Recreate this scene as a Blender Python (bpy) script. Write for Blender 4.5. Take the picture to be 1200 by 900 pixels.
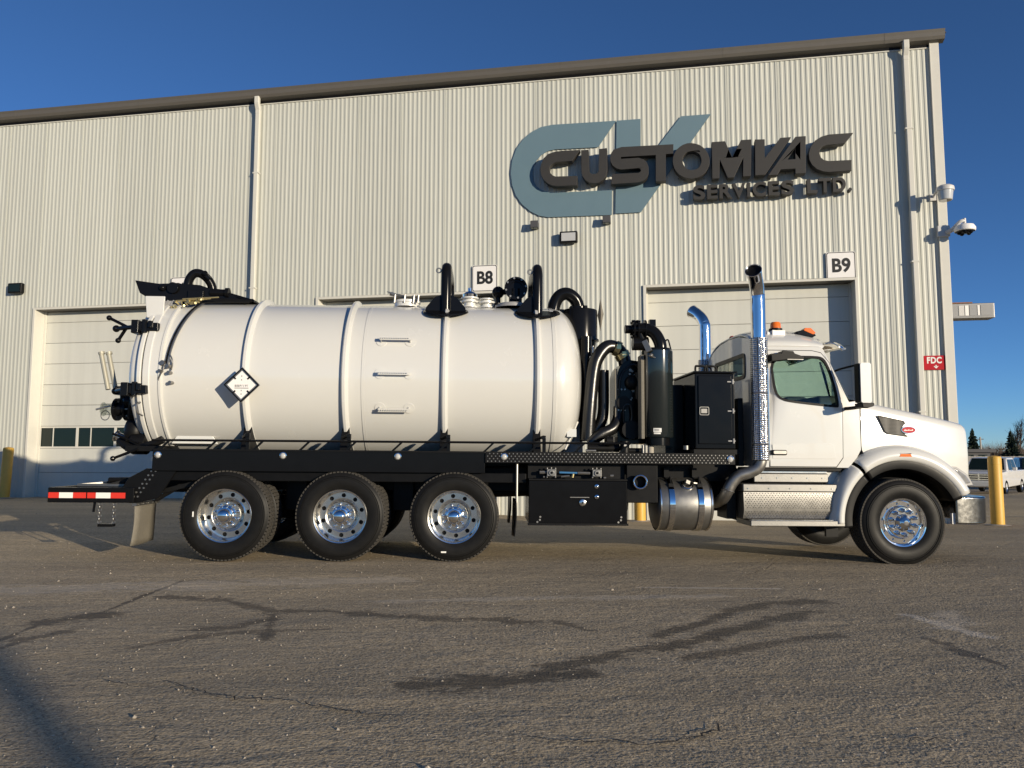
import bpy, bmesh, math, random
from mathutils import Vector, Matrix, noise
from mathutils.geometry import tessellate_polygon
random.seed(7)
R = math.radians
PI = math.pi
for o in list(bpy.data.objects):
    bpy.data.objects.remove(o)
SC = bpy.context.scene
COL = SC.collection

# ------------------------------------------------------------------ camera, sky, sun
CAM_H = 1.28
cam_d = bpy.data.cameras.new('camera')
cam_d.sensor_width = 36.0
cam_d.lens = 890.0 / 1200.0 * 36.0
cam_d.clip_start = 0.05
cam_d.clip_end = 4000
cam = bpy.data.objects.new('camera', cam_d)
COL.objects.link(cam)
cam.location = (0, 0, CAM_H)
cam.rotation_euler = (R(90) + math.atan(80 / 890), 0, 0)
SC.camera = cam

SUN_EL = R(8.3)
SUN_AZ = math.atan2(0.67, -0.742)          # clockwise from +Y
w = bpy.data.worlds.new('World')
SC.world = w
w.use_nodes = True
wn_ = w.node_tree.nodes
wl_ = w.node_tree.links
wn_.clear()
sky = wn_.new('ShaderNodeTexSky')
sky.sky_type = 'NISHITA'
sky.sun_disc = False
sky.sun_elevation = SUN_EL
sky.sun_rotation = SUN_AZ
sky.altitude = 700
sky.air_density = 0.62
sky.dust_density = 0.0
sky.ozone_density = 4.2
bg = wn_.new('ShaderNodeBackground')
bg.inputs['Strength'].default_value = 0.132
out = wn_.new('ShaderNodeOutputWorld')
wl_.new(sky.outputs['Color'], bg.inputs['Color'])
wl_.new(bg.outputs['Background'], out.inputs['Surface'])

sun_d = bpy.data.lights.new('sun', 'SUN')
sun_d.energy = 5.0
sun_d.angle = R(0.53)
sun_d.color = (1.0, 0.865, 0.66)
sun = bpy.data.objects.new('sun', sun_d)
COL.objects.link(sun)
tosun = Vector((math.sin(SUN_AZ) * math.cos(SUN_EL), math.cos(SUN_AZ) * math.cos(SUN_EL), math.sin(SUN_EL)))
sun.rotation_euler = tosun.to_track_quat('Z', 'Y').to_euler()
sun.location = (20, -20, 15)

vs = SC.view_settings
vs.view_transform = 'Standard'
vs.look = 'None'
vs.exposure = 0.12
vs.gamma = 1.0
vs.use_curve_mapping = False
try:
    SC.cycles.max_bounces = 8
    SC.cycles.transparent_max_bounces = 12
    SC.cycles.sample_clamp_indirect = 6.0
except Exception:
    pass

# ------------------------------------------------------------------ materials
MATS = {}


def mat(name, col, rough=0.5, metal=0.0, coat=0.0, var=0.06, vscale=6.0, bump=0.0, bscale=60.0, rvar=0.08, spec=0.5):
    m = bpy.data.materials.new(name)
    m.use_nodes = True
    nt = m.node_tree
    N, L = nt.nodes, nt.links
    b = N['Principled BSDF']
    b.inputs['Metallic'].default_value = metal
    b.inputs['Coat Weight'].default_value = coat
    b.inputs['Coat Roughness'].default_value = 0.025
    b.inputs['Specular IOR Level'].default_value = spec
    tc = N.new('ShaderNodeTexCoord')
    nz = N.new('ShaderNodeTexNoise')
    nz.inputs['Scale'].default_value = vscale
    nz.inputs['Detail'].default_value = 6
    nz.inputs['Roughness'].default_value = 0.6
    L.new(tc.outputs['Object'], nz.inputs['Vector'])
    mx = N.new('ShaderNodeMix')
    mx.data_type = 'RGBA'
    mx.inputs[6].default_value = tuple(c * (1 - var) for c in col) + (1,)
    mx.inputs[7].default_value = tuple(min(1, c * (1 + var)) for c in col) + (1,)
    L.new(nz.outputs['Fac'], mx.inputs[0])
    L.new(mx.outputs[2], b.inputs['Base Color'])
    mr = N.new('ShaderNodeMapRange')
    mr.inputs[3].default_value = max(0.0, rough - rvar)
    mr.inputs[4].default_value = min(1.0, rough + rvar)
    L.new(nz.outputs['Fac'], mr.inputs[0])
    L.new(mr.outputs[0], b.inputs['Roughness'])
    if bump > 0:
        n2 = N.new('ShaderNodeTexNoise')
        n2.inputs['Scale'].default_value = bscale
        n2.inputs['Detail'].default_value = 4
        L.new(tc.outputs['Object'], n2.inputs['Vector'])
        bp = N.new('ShaderNodeBump')
        bp.inputs['Strength'].default_value = bump
        bp.inputs['Distance'].default_value = 0.01
        L.new(n2.outputs['Fac'], bp.inputs['Height'])
        L.new(bp.outputs['Normal'], b.inputs['Normal'])
    MATS[name] = m
    return m


SIDING = mat('cream_siding', (0.495, 0.503, 0.452), 0.45, var=0.04, vscale=0.6, spec=0.3)
def weather(m):
    N, L = m.node_tree.nodes, m.node_tree.links
    b = N['Principled BSDF']
    src = b.inputs['Base Color'].links[0].from_socket
    oi = N.new('ShaderNodeObjectInfo')
    tc = N.new('ShaderNodeTexCoord')
    mp = N.new('ShaderNodeMapping')
    mp.inputs['Scale'].default_value = (5.0, 5.0, 0.22)
    L.new(tc.outputs['Object'], mp.inputs['Vector'])
    nz = N.new('ShaderNodeTexNoise')
    nz.inputs['Scale'].default_value = 1.0
    nz.inputs['Detail'].default_value = 5
    L.new(mp.outputs[0], nz.inputs['Vector'])
    a = N.new('ShaderNodeMapRange')
    a.inputs[3].default_value = 0.955
    a.inputs[4].default_value = 1.03
    L.new(oi.outputs['Random'], a.inputs[0])
    c = N.new('ShaderNodeMapRange')
    c.inputs[1].default_value = 0.3
    c.inputs[2].default_value = 0.7
    c.inputs[3].default_value = 0.94
    c.inputs[4].default_value = 1.03
    L.new(nz.outputs['Fac'], c.inputs[0])
    mu = N.new('ShaderNodeMath')
    mu.operation = 'MULTIPLY'
    L.new(a.outputs[0], mu.inputs[0])
    L.new(c.outputs[0], mu.inputs[1])
    vm = N.new('ShaderNodeVectorMath')
    vm.operation = 'SCALE'
    L.new(src, vm.inputs[0])
    L.new(mu.outputs[0], vm.inputs['Scale'])
    L.new(vm.outputs[0], b.inputs['Base Color'])
    return m


weather(SIDING)
DOORP = mat('cream_door_paint', (0.575, 0.575, 0.52), 0.5, var=0.03, vscale=0.8, bump=0.05, bscale=30)
weather(DOORP)
TRIM = mat('cream_trim', (0.60, 0.585, 0.52), 0.45, var=0.04)
FASCIA = mat('taupe_fascia', (0.105, 0.095, 0.08), 0.5, var=0.06)
LOGOBLUE = mat('slate_blue_film', (0.115, 0.185, 0.225), 0.55, var=0.05, vscale=2)
CHAR = mat('charcoal_letter_face', (0.028, 0.026, 0.023), 0.6, var=0.08)
WHITE = mat('white_truck_paint', (0.625, 0.62, 0.585), 0.26, coat=1.0, var=0.015, vscale=3, rvar=0.04)
SIGNW = mat('white_sign_sheet', (0.80, 0.78, 0.75), 0.45, var=0.03)
BLACKT = mat('black_print', (0.012, 0.012, 0.012), 0.6)
BLACK = mat('black_gloss_paint', (0.006, 0.0062, 0.007), 0.17, var=0.2, rvar=0.05, spec=0.15)
BLACKR = mat('black_rough_paint', (0.007, 0.007, 0.0072), 0.42, var=0.25, vscale=14, spec=0.16)
FRAMEB = mat('black_chassis_paint', (0.005, 0.005, 0.0052), 0.4, var=0.3, vscale=10, spec=0.15)
RUBBER = mat('tyre_rubber', (0.009, 0.0088, 0.0084), 0.46, var=0.3, vscale=14, bump=0.05, bscale=90, spec=0.16)
RUBD = mat('dusty_tread_rubber', (0.05, 0.046, 0.04), 0.85, var=0.35, vscale=22, bump=0.2, bscale=90, spec=0.25)
HOSE = mat('black_hose_rubber', (0.008, 0.008, 0.0082), 0.3, var=0.2, bump=0.1, bscale=40)
CHROME = mat('chrome', (0.80, 0.80, 0.80), 0.05, metal=1.0, var=0.03, rvar=0.025)
ALU = mat('polished_aluminium', (0.74, 0.73, 0.70), 0.20, metal=1.0, var=0.05, vscale=9, rvar=0.06)
ALUR = mat('brushed_aluminium', (0.22, 0.216, 0.205), 0.42, metal=0.85, var=0.1, vscale=16, rvar=0.12, bump=0.06, bscale=120)
STEEL = mat('dull_steel', (0.30, 0.29, 0.27), 0.42, metal=0.9, var=0.15, vscale=12)
GREYP = mat('grey_paint', (0.28, 0.28, 0.28), 0.45)
FLAPM = mat('grey_rubber_flap', (0.17, 0.155, 0.125), 0.75, var=0.3, vscale=40, bump=0.3, bscale=120)
YEL = mat('bollard_yellow', (0.62, 0.36, 0.055), 0.5, var=0.12, vscale=8, bump=0.1, bscale=30)
BRASS = mat('yellow_brass', (0.6, 0.5, 0.25), 0.3, metal=0.8)
RED = mat('red_reflector', (0.62, 0.035, 0.02), 0.3)
REDS = mat('red_sign_sheet', (0.42, 0.012, 0.022), 0.5, spec=0.15)
TUBEM = mat('weathered_zinc_tube', (0.42, 0.40, 0.32), 0.45, metal=0.3)
BUMPM = mat('mottled_bumper_steel', (0.36, 0.355, 0.34), 0.16, metal=1.0, var=0.25, vscale=18, bump=0.03, bscale=22)
WTAPE = mat('white_reflector', (0.78, 0.77, 0.72), 0.3)
AMBER = mat('amber_lens', (0.75, 0.16, 0.012), 0.15, coat=0.5)
BLUEH = mat('blue_airline', (0.05, 0.17, 0.36), 0.35)
DARKIN = mat('dark_interior', (0.02, 0.02, 0.022), 0.7)
GREYIN = mat('grey_interior', (0.09, 0.09, 0.09), 0.7)
HLENS = mat('grey_headlamp_lens', (0.22, 0.22, 0.22), 0.1, coat=1.0, var=0.3, vscale=20)
LENS = mat('clear_lamp_lens', (0.48, 0.48, 0.46), 0.08, coat=1.0)
NAVY = mat('navy_car_paint', (0.015, 0.018, 0.03), 0.2, coat=0.8)
CARW = mat('white_car_paint', (0.72, 0.71, 0.69), 0.3, coat=0.7)
BARK = mat('grey_brown_bark', (0.085, 0.065, 0.05), 0.9, var=0.3, vscale=9)
NEEDLE = mat('spruce_needles', (0.022, 0.038, 0.02), 0.8, var=0.4, vscale=2)
CONC = mat('pale_concrete', (0.36, 0.33, 0.28), 0.8, var=0.15, vscale=4, bump=0.2, bscale=40)
RUSTY = mat('rusty_steel', (0.22, 0.10, 0.05), 0.75, var=0.35, vscale=20)
ROOFD = mat('dark_roofing', (0.06, 0.06, 0.065), 0.8)
FENCEG = mat('weathered_fence', (0.22, 0.21, 0.20), 0.8, var=0.2)


def glass(name, tint, rough=0.0, mixf=0.12):
    m = bpy.data.materials.new(name)
    m.use_nodes = True
    N, L = m.node_tree.nodes, m.node_tree.links
    N.clear()
    o_ = N.new('ShaderNodeOutputMaterial')
    tr = N.new('ShaderNodeBsdfTransparent')
    tr.inputs['Color'].default_value = tint + (1,)
    gl = N.new('ShaderNodeBsdfGlossy')
    gl.inputs['Roughness'].default_value = rough
    fr = N.new('ShaderNodeLayerWeight')
    fr.inputs['Blend'].default_value = 0.5
    pw = N.new('ShaderNodeMath')
    pw.operation = 'POWER'
    pw.inputs[1].default_value = 4.5
    L.new(fr.outputs['Facing'], pw.inputs[0])
    ad = N.new('ShaderNodeMath')
    ad.operation = 'ADD'
    ad.inputs[1].default_value = mixf
    ad.use_clamp = True
    mx = N.new('ShaderNodeMixShader')
    L.new(pw.outputs[0], ad.inputs[0])
    L.new(ad.outputs[0], mx.inputs[0])
    L.new(tr.outputs[0], mx.inputs[1])
    L.new(gl.outputs[0], mx.inputs[2])
    L.new(mx.outputs[0], o_.inputs['Surface'])
    MATS[name] = m
    return m


CABGLASS = glass('green_tinted_glass', (0.80, 0.89, 0.85), 0.0, 0.04)
CLEARG = glass('sight_glass', (0.8, 0.82, 0.8), 0.02, 0.05)
DARKGLASS = mat('dark_window_glass', (0.010, 0.018, 0.016), 0.05, var=0.3, vscale=0.7, rvar=0.02, spec=0.3)


def perforated(name):
    m = mat(name, (0.66, 0.65, 0.63), 0.16, metal=1.0)
    N, L = m.node_tree.nodes, m.node_tree.links
    b = N['Principled BSDF']
    tc = N.new('ShaderNodeTexCoord')
    vo = N.new('ShaderNodeTexVoronoi')
    vo.inputs['Scale'].default_value = 40
    vo.inputs['Randomness'].default_value = 0.12
    L.new(tc.outputs['Object'], vo.inputs['Vector'])
    cr = N.new('ShaderNodeValToRGB')
    cr.color_ramp.elements[0].position = 0.40
    cr.color_ramp.elements[0].color = (0.012, 0.012, 0.012, 1)
    cr.color_ramp.elements[1].position = 0.47
    cr.color_ramp.elements[1].color = (0.72, 0.71, 0.69, 1)
    L.new(vo.outputs['Distance'], cr.inputs['Fac'])
    L.new(cr.outputs['Color'], b.inputs['Base Color'])
    mt = N.new('ShaderNodeMapRange')
    mt.inputs[1].default_value = 0.40
    mt.inputs[2].default_value = 0.47
    L.new(vo.outputs['Distance'], mt.inputs[0])
    L.new(mt.outputs[0], b.inputs['Metallic'])
    bp = N.new('ShaderNodeBump')
    bp.inputs['Strength'].default_value = 0.9
    bp.inputs['Distance'].default_value = 0.012
    L.new(vo.outputs['Distance'], bp.inputs['Height'])
    L.new(bp.outputs['Normal'], b.inputs['Normal'])
    return m


PERF = perforated('perforated_chrome')


def meshgrille(name):
    m = mat(name, (0.2, 0.2, 0.19), 0.5, metal=0.0, spec=0.2)
    N, L = m.node_tree.nodes, m.node_tree.links
    b = N['Principled BSDF']
    tc = N.new('ShaderNodeTexCoord')
    vo = N.new('ShaderNodeTexVoronoi')
    vo.inputs['Scale'].default_value = 60
    vo.inputs['Randomness'].default_value = 0.0
    L.new(tc.outputs['Object'], vo.inputs['Vector'])
    cr = N.new('ShaderNodeValToRGB')
    cr.color_ramp.elements[0].position = 0.40
    cr.color_ramp.elements[0].color = (0.008, 0.008, 0.008, 1)
    cr.color_ramp.elements[1].position = 0.5
    cr.color_ramp.elements[1].color = (0.11, 0.105, 0.095, 1)
    L.new(vo.outputs['Distance'], cr.inputs['Fac'])
    L.new(cr.outputs['Color'], b.inputs['Base Color'])
    return m


MESHM = meshgrille('vent_mesh')


def asphalt():
    m = bpy.data.materials.new('worn_dusty_asphalt')
    m.use_nodes = True
    N, L = m.node_tree.nodes, m.node_tree.links
    b = N['Principled BSDF']
    b.inputs['Specular IOR Level'].default_value = 0.3
    tc = N.new('ShaderNodeTexCoord')
    P = tc.outputs['Object']

    def nz(scale, det=5, rough=0.6, vec=None, dist=0.0):
        n = N.new('ShaderNodeTexNoise')
        n.inputs['Scale'].default_value = scale
        n.inputs['Detail'].default_value = det
        n.inputs['Roughness'].default_value = rough
        n.inputs['Distortion'].default_value = dist
        L.new(vec or P, n.inputs['Vector'])
        return n

    def ramp(src, a, c, ca=(0, 0, 0, 1), cc=(1, 1, 1, 1)):
        r = N.new('ShaderNodeValToRGB')
        r.color_ramp.elements[0].position = a
        r.color_ramp.elements[1].position = c
        r.color_ramp.elements[0].color = ca
        r.color_ramp.elements[1].color = cc
        L.new(src, r.inputs['Fac'])
        return r.outputs['Color']

    def mixc(fac, a, c):
        x = N.new('ShaderNodeMix')
        x.data_type = 'RGBA'
        for s, v in ((0, fac), (6, a), (7, c)):
            if isinstance(v, (tuple, float, int)):
                x.inputs[s].default_value = v
            else:
                L.new(v, x.inputs[s])
        return x.outputs[2]

    def math_(op, a, c=None, clamp=False):
        x = N.new('ShaderNodeMath')
        x.operation = op
        x.use_clamp = clamp
        for s, v in ((0, a), (1, c)):
            if v is None:
                continue
            if isinstance(v, (float, int)):
                x.inputs[s].default_value = v
            else:
                L.new(v, x.inputs[s])
        return x.outputs[0]
    mp = N.new('ShaderNodeMapping')
    mp.inputs['Scale'].default_value = (0.45, 1.0, 1.0)
    mp.inputs['Rotation'].default_value = (0, 0, R(12))
    L.new(P, mp.inputs['Vector'])
    mt = N.new('ShaderNodeMapping')
    mt.inputs['Scale'].default_value = (0.10, 1.6, 1.0)
    mt.inputs['Rotation'].default_value = (0, 0, R(4))
    L.new(P, mt.inputs['Vector'])
    big = nz(0.35, 6, 0.62, mp.outputs[0], 0.6)
    mid = nz(2.2, 7, 0.7, mp.outputs[0], 0.3)
    track = nz(1.0, 5, 0.6, mt.outputs[0], 0.2)
    coarse = nz(17, 3, 0.6)
    fine = nz(52, 2, 0.5)
    grit = nz(85, 1, 0.5)
    sx = N.new('ShaderNodeSeparateXYZ')
    L.new(P, sx.inputs[0])
    # dust lies thicker to the left of the yard
    mrx = N.new('ShaderNodeMapRange')
    mrx.inputs[1].default_value = 3.0
    mrx.inputs[2].default_value = -5.0
    L.new(sx.outputs['X'], mrx.inputs[0])
    dust = math_('ADD', math_('MULTIPLY', mrx.outputs[0], 0.5), math_('MULTIPLY', ramp(big.outputs['Fac'], 0.38, 0.66), 0.5), True)
    col = mixc(dust, ASPH_A, ASPH_B)
    col = mixc(math_('MULTIPLY', ramp(mid.outputs['Fac'], 0.40, 0.66), 0.45), col, ASPH_C)
    col = mixc(math_('MULTIPLY', ramp(track.outputs['Fac'], 0.46, 0.66), 0.35), col, ASPH_D)
    col = mixc(math_('MULTIPLY', ramp(coarse.outputs['Fac'], 0.44, 0.58), 0.38), col, ASPH_D)
    col = mixc(math_('MULTIPLY', ramp(fine.outputs['Fac'], 0.52, 0.60), 0.6), col, (0.13, 0.104, 0.07, 1))
    col = mixc(math_('MULTIPLY', ramp(grit.outputs['Fac'], 0.60, 0.68), 0.6), col, (0.74, 0.62, 0.44, 1))
    # oil / damp stains and pale scuffs: each an ellipse broken up by noise
    e1 = nz(2.6, 8, 0.75, mp.outputs[0], 1.0)
    e2 = nz(14, 6, 0.78, mp.outputs[0], 0.5)
    edge = math_('ADD', math_('MULTIPLY', e1.outputs['Fac'], 0.55), math_('MULTIPLY', e2.outputs['Fac'], 0.45))

    def patches(lst):
        tot_ = None
        for cx_, cy_, rx_, ry_, an, st in lst:
            q = N.new('ShaderNodeMapping')
            q.vector_type = 'TEXTURE'
            q.inputs['Location'].default_value = (cx_, cy_, 0)
            q.inputs['Rotation'].default_value = (0, 0, R(an))
            q.inputs['Scale'].default_value = (rx_, ry_, 400)
            L.new(P, q.inputs['Vector'])
            sp_ = N.new('ShaderNodeSeparateXYZ')
            L.new(q.outputs[0], sp_.inputs[0])
            ex_ = math_('MULTIPLY', math_('MAXIMUM', math_('SUBTRACT', math_('ABSOLUTE', sp_.outputs['X']), 1.0), 0.0), rx_ / ry_)
            ln = math_('SQRT', math_('ADD', math_('MULTIPLY', ex_, ex_), math_('MULTIPLY', sp_.outputs['Y'], sp_.outputs['Y'])))
            d = math_('SUBTRACT', 1.0, ln, True)
            v = math_('ADD', math_('MULTIPLY', d, 0.23), edge)
            v = math_('MULTIPLY', math_('MULTIPLY', math_('SUBTRACT', v, 0.605), 16.0, True), st)
            v = math_('MULTIPLY', v, math_('MULTIPLY', d, 8.0, True))
            tot_ = v if tot_ is None else math_('MAXIMUM', tot_, v)
        return tot_
    tot = patches(STAINS)
    col = mixc(math_('MULTIPLY', tot, 0.8), col, (0.05, 0.041, 0.03, 1))
    col = mixc(math_('MULTIPLY', patches(SCUFFS), 0.6), col, (0.74, 0.64, 0.50, 1))
    # hairline cracks
    dv = N.new('ShaderNodeVectorMath')
    dv.operation = 'MULTIPLY_ADD'
    cn = nz(1.4, 6, 0.65)
    L.new(cn.outputs['Color'], dv.inputs[0])
    dv.inputs[1].default_value = (0.9, 0.9, 0.0)
    L.new(P, dv.inputs[2])
    vo = N.new('ShaderNodeTexVoronoi')
    vo.feature = 'DISTANCE_TO_EDGE'
    vo.inputs['Scale'].default_value = 0.42
    L.new(dv.outputs[0], vo.inputs['Vector'])
    ck = ramp(vo.outputs['Distance'], 0.0015, 0.0045, (1, 1, 1, 1), (0, 0, 0, 1))
    msk = ramp(nz(0.7, 3, 0.5).outputs['Fac'], 0.54, 0.66)
    ckm = math_('MULTIPLY', math_('MULTIPLY', ck, msk), 0.45)
    col = mixc(math_('MULTIPLY', ckm, 0.7), col, (0.012, 0.011, 0.01, 1))
    L.new(col, b.inputs['Base Color'])
    rg = N.new('ShaderNodeMapRange')
    rg.inputs[3].default_value = 0.92
    rg.inputs[4].default_value = 0.62
    L.new(tot, rg.inputs[0])
    L.new(rg.outputs[0], b.inputs['Roughness'])
    hgt = math_('ADD', math_('MULTIPLY', fine.outputs['Fac'], 0.55), math_('MULTIPLY', coarse.outputs['Fac'], 0.3))
    hgt = math_('SUBTRACT', hgt, math_('MULTIPLY', ckm, 0.9))
    bp = N.new('ShaderNodeBump')
    bp.inputs['Strength'].default_value = 1.0
    bp.inputs['Distance'].default_value = 0.010
    L.new(hgt, bp.inputs['Height'])
    bp2 = N.new('ShaderNodeBump')
    bp2.inputs['Strength'].default_value = 0.6
    bp2.inputs['Distance'].default_value = 0.06
    L.new(mid.outputs['Fac'], bp2.inputs['Height'])
    L.new(bp.outputs['Normal'], bp2.inputs['Normal'])
    L.new(bp2.outputs['Normal'], b.inputs['Normal'])
    return m


SCUFFS = [(3.35, 6.0, 0.4, 0.16, 105, 0.9), (3.5, 6.2, 0.3, 0.3, 60, 0.5), (1.9, 7.55, 0.7, 0.06, 2, 0.9), (-3.6, 7.4, 2.4, 0.5, 10, 0.5), (0.3, 6.9, 1.6, 0.2, 8, 0.45)]
ASPH_D = (0.24, 0.195, 0.13, 1)
ASPH_A = (0.285, 0.232, 0.155, 1)
ASPH_B = (0.70, 0.545, 0.335, 1)
ASPH_C = (0.46, 0.375, 0.255, 1)
STAINS = [(-3.29, 7.29, 0.43, 0.057, -91.0, 0.95), (-3.29, 6.52, 0.36, 0.057, -89.0, 0.95), (-3.4, 6.01, 0.2, 0.296, -130.0, 0.95), (-3.51, 5.6, 0.26, 0.065, -87.0, 0.95), (-3.34, 5.22, 0.12, 0.064, 85.0, 0.8), (-3.25, 5.5, 0.18, 0.157, 61.0, 0.8), (-2.79, 6.82, 0.27, 0.204, -11.0, 0.85), (-2.23, 6.53, 0.38, 0.154, -39.0, 0.85), (-1.73, 6.3, 0.2, 0.172, 4.0, 0.85), (-1.27, 6.22, 0.28, 0.165, -20.0, 0.85), (-0.76, 6.08, 0.26, 0.17, -11.0, 0.85), (-0.27, 6.03, 0.23, 0.172, 0.0, 0.85), (-2.13, 5.69, 0.13, 0.234, 16.0, 0.8), (-1.93, 5.86, 0.16, 0.143, 60.0, 0.8), (-1.79, 5.75, 0.42, 0.111, -76.0, 0.9), (-2.38, 5.26, 0.19, 0.092, 48.0, 0.7), (-2.1, 5.49, 0.17, 0.105, 32.0, 0.7), (-1.66, 5.62, 0.3, 0.126, 7.0, 0.7), (-0.43, 4.35, 0.14, 0.274, 8.0, 1), (-0.14, 4.41, 0.15, 0.279, 15.0, 1), (0.1, 4.47, 0.12, 0.204, 31.0, 1), (0.32, 4.58, 0.12, 0.228, 21.0, 1), (0.13, 4.54, 0.21, 0.137, 53.0, 0.9), (0.47, 4.88, 0.27, 0.19, 38.0, 0.9), (0.83, 5.17, 0.19, 0.199, 38.0, 0.9), (1.1, 5.3, 0.17, 0.175, 37.0, 0.95), (1.41, 5.56, 0.23, 0.17, 44.0, 0.95), (1.83, 5.94, 0.34, 0.205, 40.0, 0.95), (2.3, 6.33, 0.26, 0.221, 40.0, 0.95), (1.23, 5.75, 0.26, 0.149, 42.0, 0.9), (1.65, 6.21, 0.36, 0.143, 53.0, 0.9), (2.08, 6.67, 0.27, 0.192, 38.0, 0.9), (2.5, 6.87, 0.22, 0.25, 11.0, 0.9), (1.32, 5.09, 0.22, 0.115, 31.0, 0.8), (1.71, 5.33, 0.24, 0.123, 33.0, 0.8), (2.13, 5.55, 0.24, 0.141, 23.0, 0.8), (3.0, 5.5, 0.08, 0.11, -68.0, 0.8), (3.02, 5.2, 0.09, 0.111, -74.0, 0.95), (3.06, 5.01, 0.11, 0.077, -82.0, 0.95), (0.07, 5.96, 0.07, 0.184, 4.0, 0.8), (0.46, 5.83, 0.22, 0.101, -53.0, 0.7)]
ASPHALT = asphalt()


# ------------------------------------------------------------------ mesh helpers
class MB:
    def __init__(s):
        s.v, s.f = [], []

    def add(s, vs_, fs_):
        o_ = len(s.v)
        s.v += [tuple(p) for p in vs_]
        s.f += [tuple(i + o_ for i in f) for f in fs_]
        return s

    def box(s, x0, x1, y0, y1, z0, z1):
        return s.add([(x0, y0, z0), (x1, y0, z0), (x1, y1, z0), (x0, y1, z0), (x0, y0, z1), (x1, y0, z1), (x1, y1, z1), (x0, y1, z1)],
                     [(0, 3, 2, 1), (4, 5, 6, 7), (0, 1, 5, 4), (1, 2, 6, 5), (2, 3, 7, 6), (3, 0, 4, 7)])

    def bar(s, p, q, w_, h_, up=(0, 0, 1)):
        p, q = Vector(p), Vector(q)
        d = (q - p).normalized()
        u = Vector(up)
        if abs(d.dot(u)) > 0.95:
            u = Vector((0, 1, 0))
        a = d.cross(u).normalized() * w_ / 2
        c = a.cross(d).normalized() * h_ / 2
        pts = [p - a - c, p + a - c, p + a + c, p - a + c, q - a - c, q + a - c, q + a + c, q - a + c]
        return s.add(pts, [(0, 3, 2, 1), (4, 5, 6, 7), (0, 1, 5, 4), (1, 2, 6, 5), (2, 3, 7, 6), (3, 0, 4, 7)])

    def prism(s, loops, y0, y1, plane='xz'):
        if not isinstance(loops[0][0], (tuple, list)):
            loops = [loops]
        m3 = {'xz': lambda a, c, y: (a, y, c), 'yz': lambda a, c, y: (y, a, c), 'xy': lambda a, c, y: (a, c, y)}[plane]
        flat = [p for l in loops for p in l]
        tris = tessellate_polygon([[Vector((p[0], p[1], 0)) for p in l] for l in loops])
        n = len(flat)
        vs_ = [m3(p[0], p[1], y0) for p in flat] + [m3(p[0], p[1], y1) for p in flat]
        fs_ = [tuple(t) for t in tris] + [tuple(i + n for i in reversed(t)) for t in tris]
        k = 0
        for l in loops:
            for i in range(len(l)):
                a, c = k + i, k + (i + 1) % len(l)
                fs_.append((a, c, c + n, a + n))
            k += len(l)
        return s.add(vs_, fs_)

    def lathe(s, prof, o_=(0, 0, 0), d=(1, 0, 0), n=32, a0=0.0, a1=2 * PI, closed=False, caps=False):
        o_, d = Vector(o_), Vector(d).normalized()
        u = d.orthogonal().normalized()
        if abs(d.z) < 0.9:
            u = (Vector((0, 0, 1)) - d * d.z).normalized()
        v = d.cross(u)
        full = abs(a1 - a0 - 2 * PI) < 1e-6
        m_ = n if full else n + 1
        vs_ = []
        for (t, r) in prof:
            for i in range(m_):
                a = a0 + (a1 - a0) * i / n
                vs_.append(o_ + d * t + (u * math.cos(a) + v * math.sin(a)) * r)
        fs_ = []
        K = len(prof)
        for k in range(K if closed else K - 1):
            k2 = (k + 1) % K
            for i in range(n):
                j = (i + 1) % m_
                fs_.append((k * m_ + i, k * m_ + j, k2 * m_ + j, k2 * m_ + i))
        if caps and full:
            fs_.append(tuple(range(m_)))
            fs_.append(tuple((K - 1) * m_ + i for i in reversed(range(m_))))
        return s.add(vs_, fs_)

    def cyl(s, p, q, r, n=16, r2=None):
        p, q = Vector(p), Vector(q)
        return s.lathe([(0, r), ((q - p).length, r if r2 is None else r2)], p, q - p, n, caps=True)

    def tube(s, path, r, n=12, smooth=4, cap=True):
        P = [Vector(p) for p in path]
        if smooth and len(P) > 2:
            Q = []
            for i in range(len(P) - 1):
                p0, p1, p2, p3 = P[max(i - 1, 0)], P[i], P[i + 1], P[min(i + 2, len(P) - 1)]
                for k in range(smooth):
                    t = k / smooth
                    Q.append(0.5 * ((2 * p1) + (p2 - p0) * t + (2 * p0 - 5 * p1 + 4 * p2 - p3) * t * t + (3 * p1 - p0 - 3 * p2 + p3) * t ** 3))
            Q.append(P[-1])
            P = Q
        tan = [(P[min(i + 1, len(P) - 1)] - P[max(i - 1, 0)]).normalized() for i in range(len(P))]
        u = tan[0].orthogonal().normalized()
        vs_ = []
        for i, p in enumerate(P):
            u = (u - tan[i] * u.dot(tan[i])).normalized()
            v = tan[i].cross(u)
            rr = r(i / (len(P) - 1)) if callable(r) else r
            for k in range(n):
                a = 2 * PI * k / n
                vs_.append(p + (u * math.cos(a) + v * math.sin(a)) * rr)
        fs_ = []
        for i in range(len(P) - 1):
            for k in range(n):
                j = (k + 1) % n
                fs_.append((i * n + k, i * n + j, (i + 1) * n + j, (i + 1) * n + k))
        if cap:
            fs_.append(tuple(reversed(range(n))))
            fs_.append(tuple((len(P) - 1) * n + k for k in range(n)))
        return s.add(vs_, fs_)

    def torus(s, c, d, Rr, r, n=28, m_=8):
        return s.lathe([(r * math.sin(2 * PI * k / m_), Rr + r * math.cos(2 * PI * k / m_)) for k in range(m_)], c, d, n, closed=True)

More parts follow.
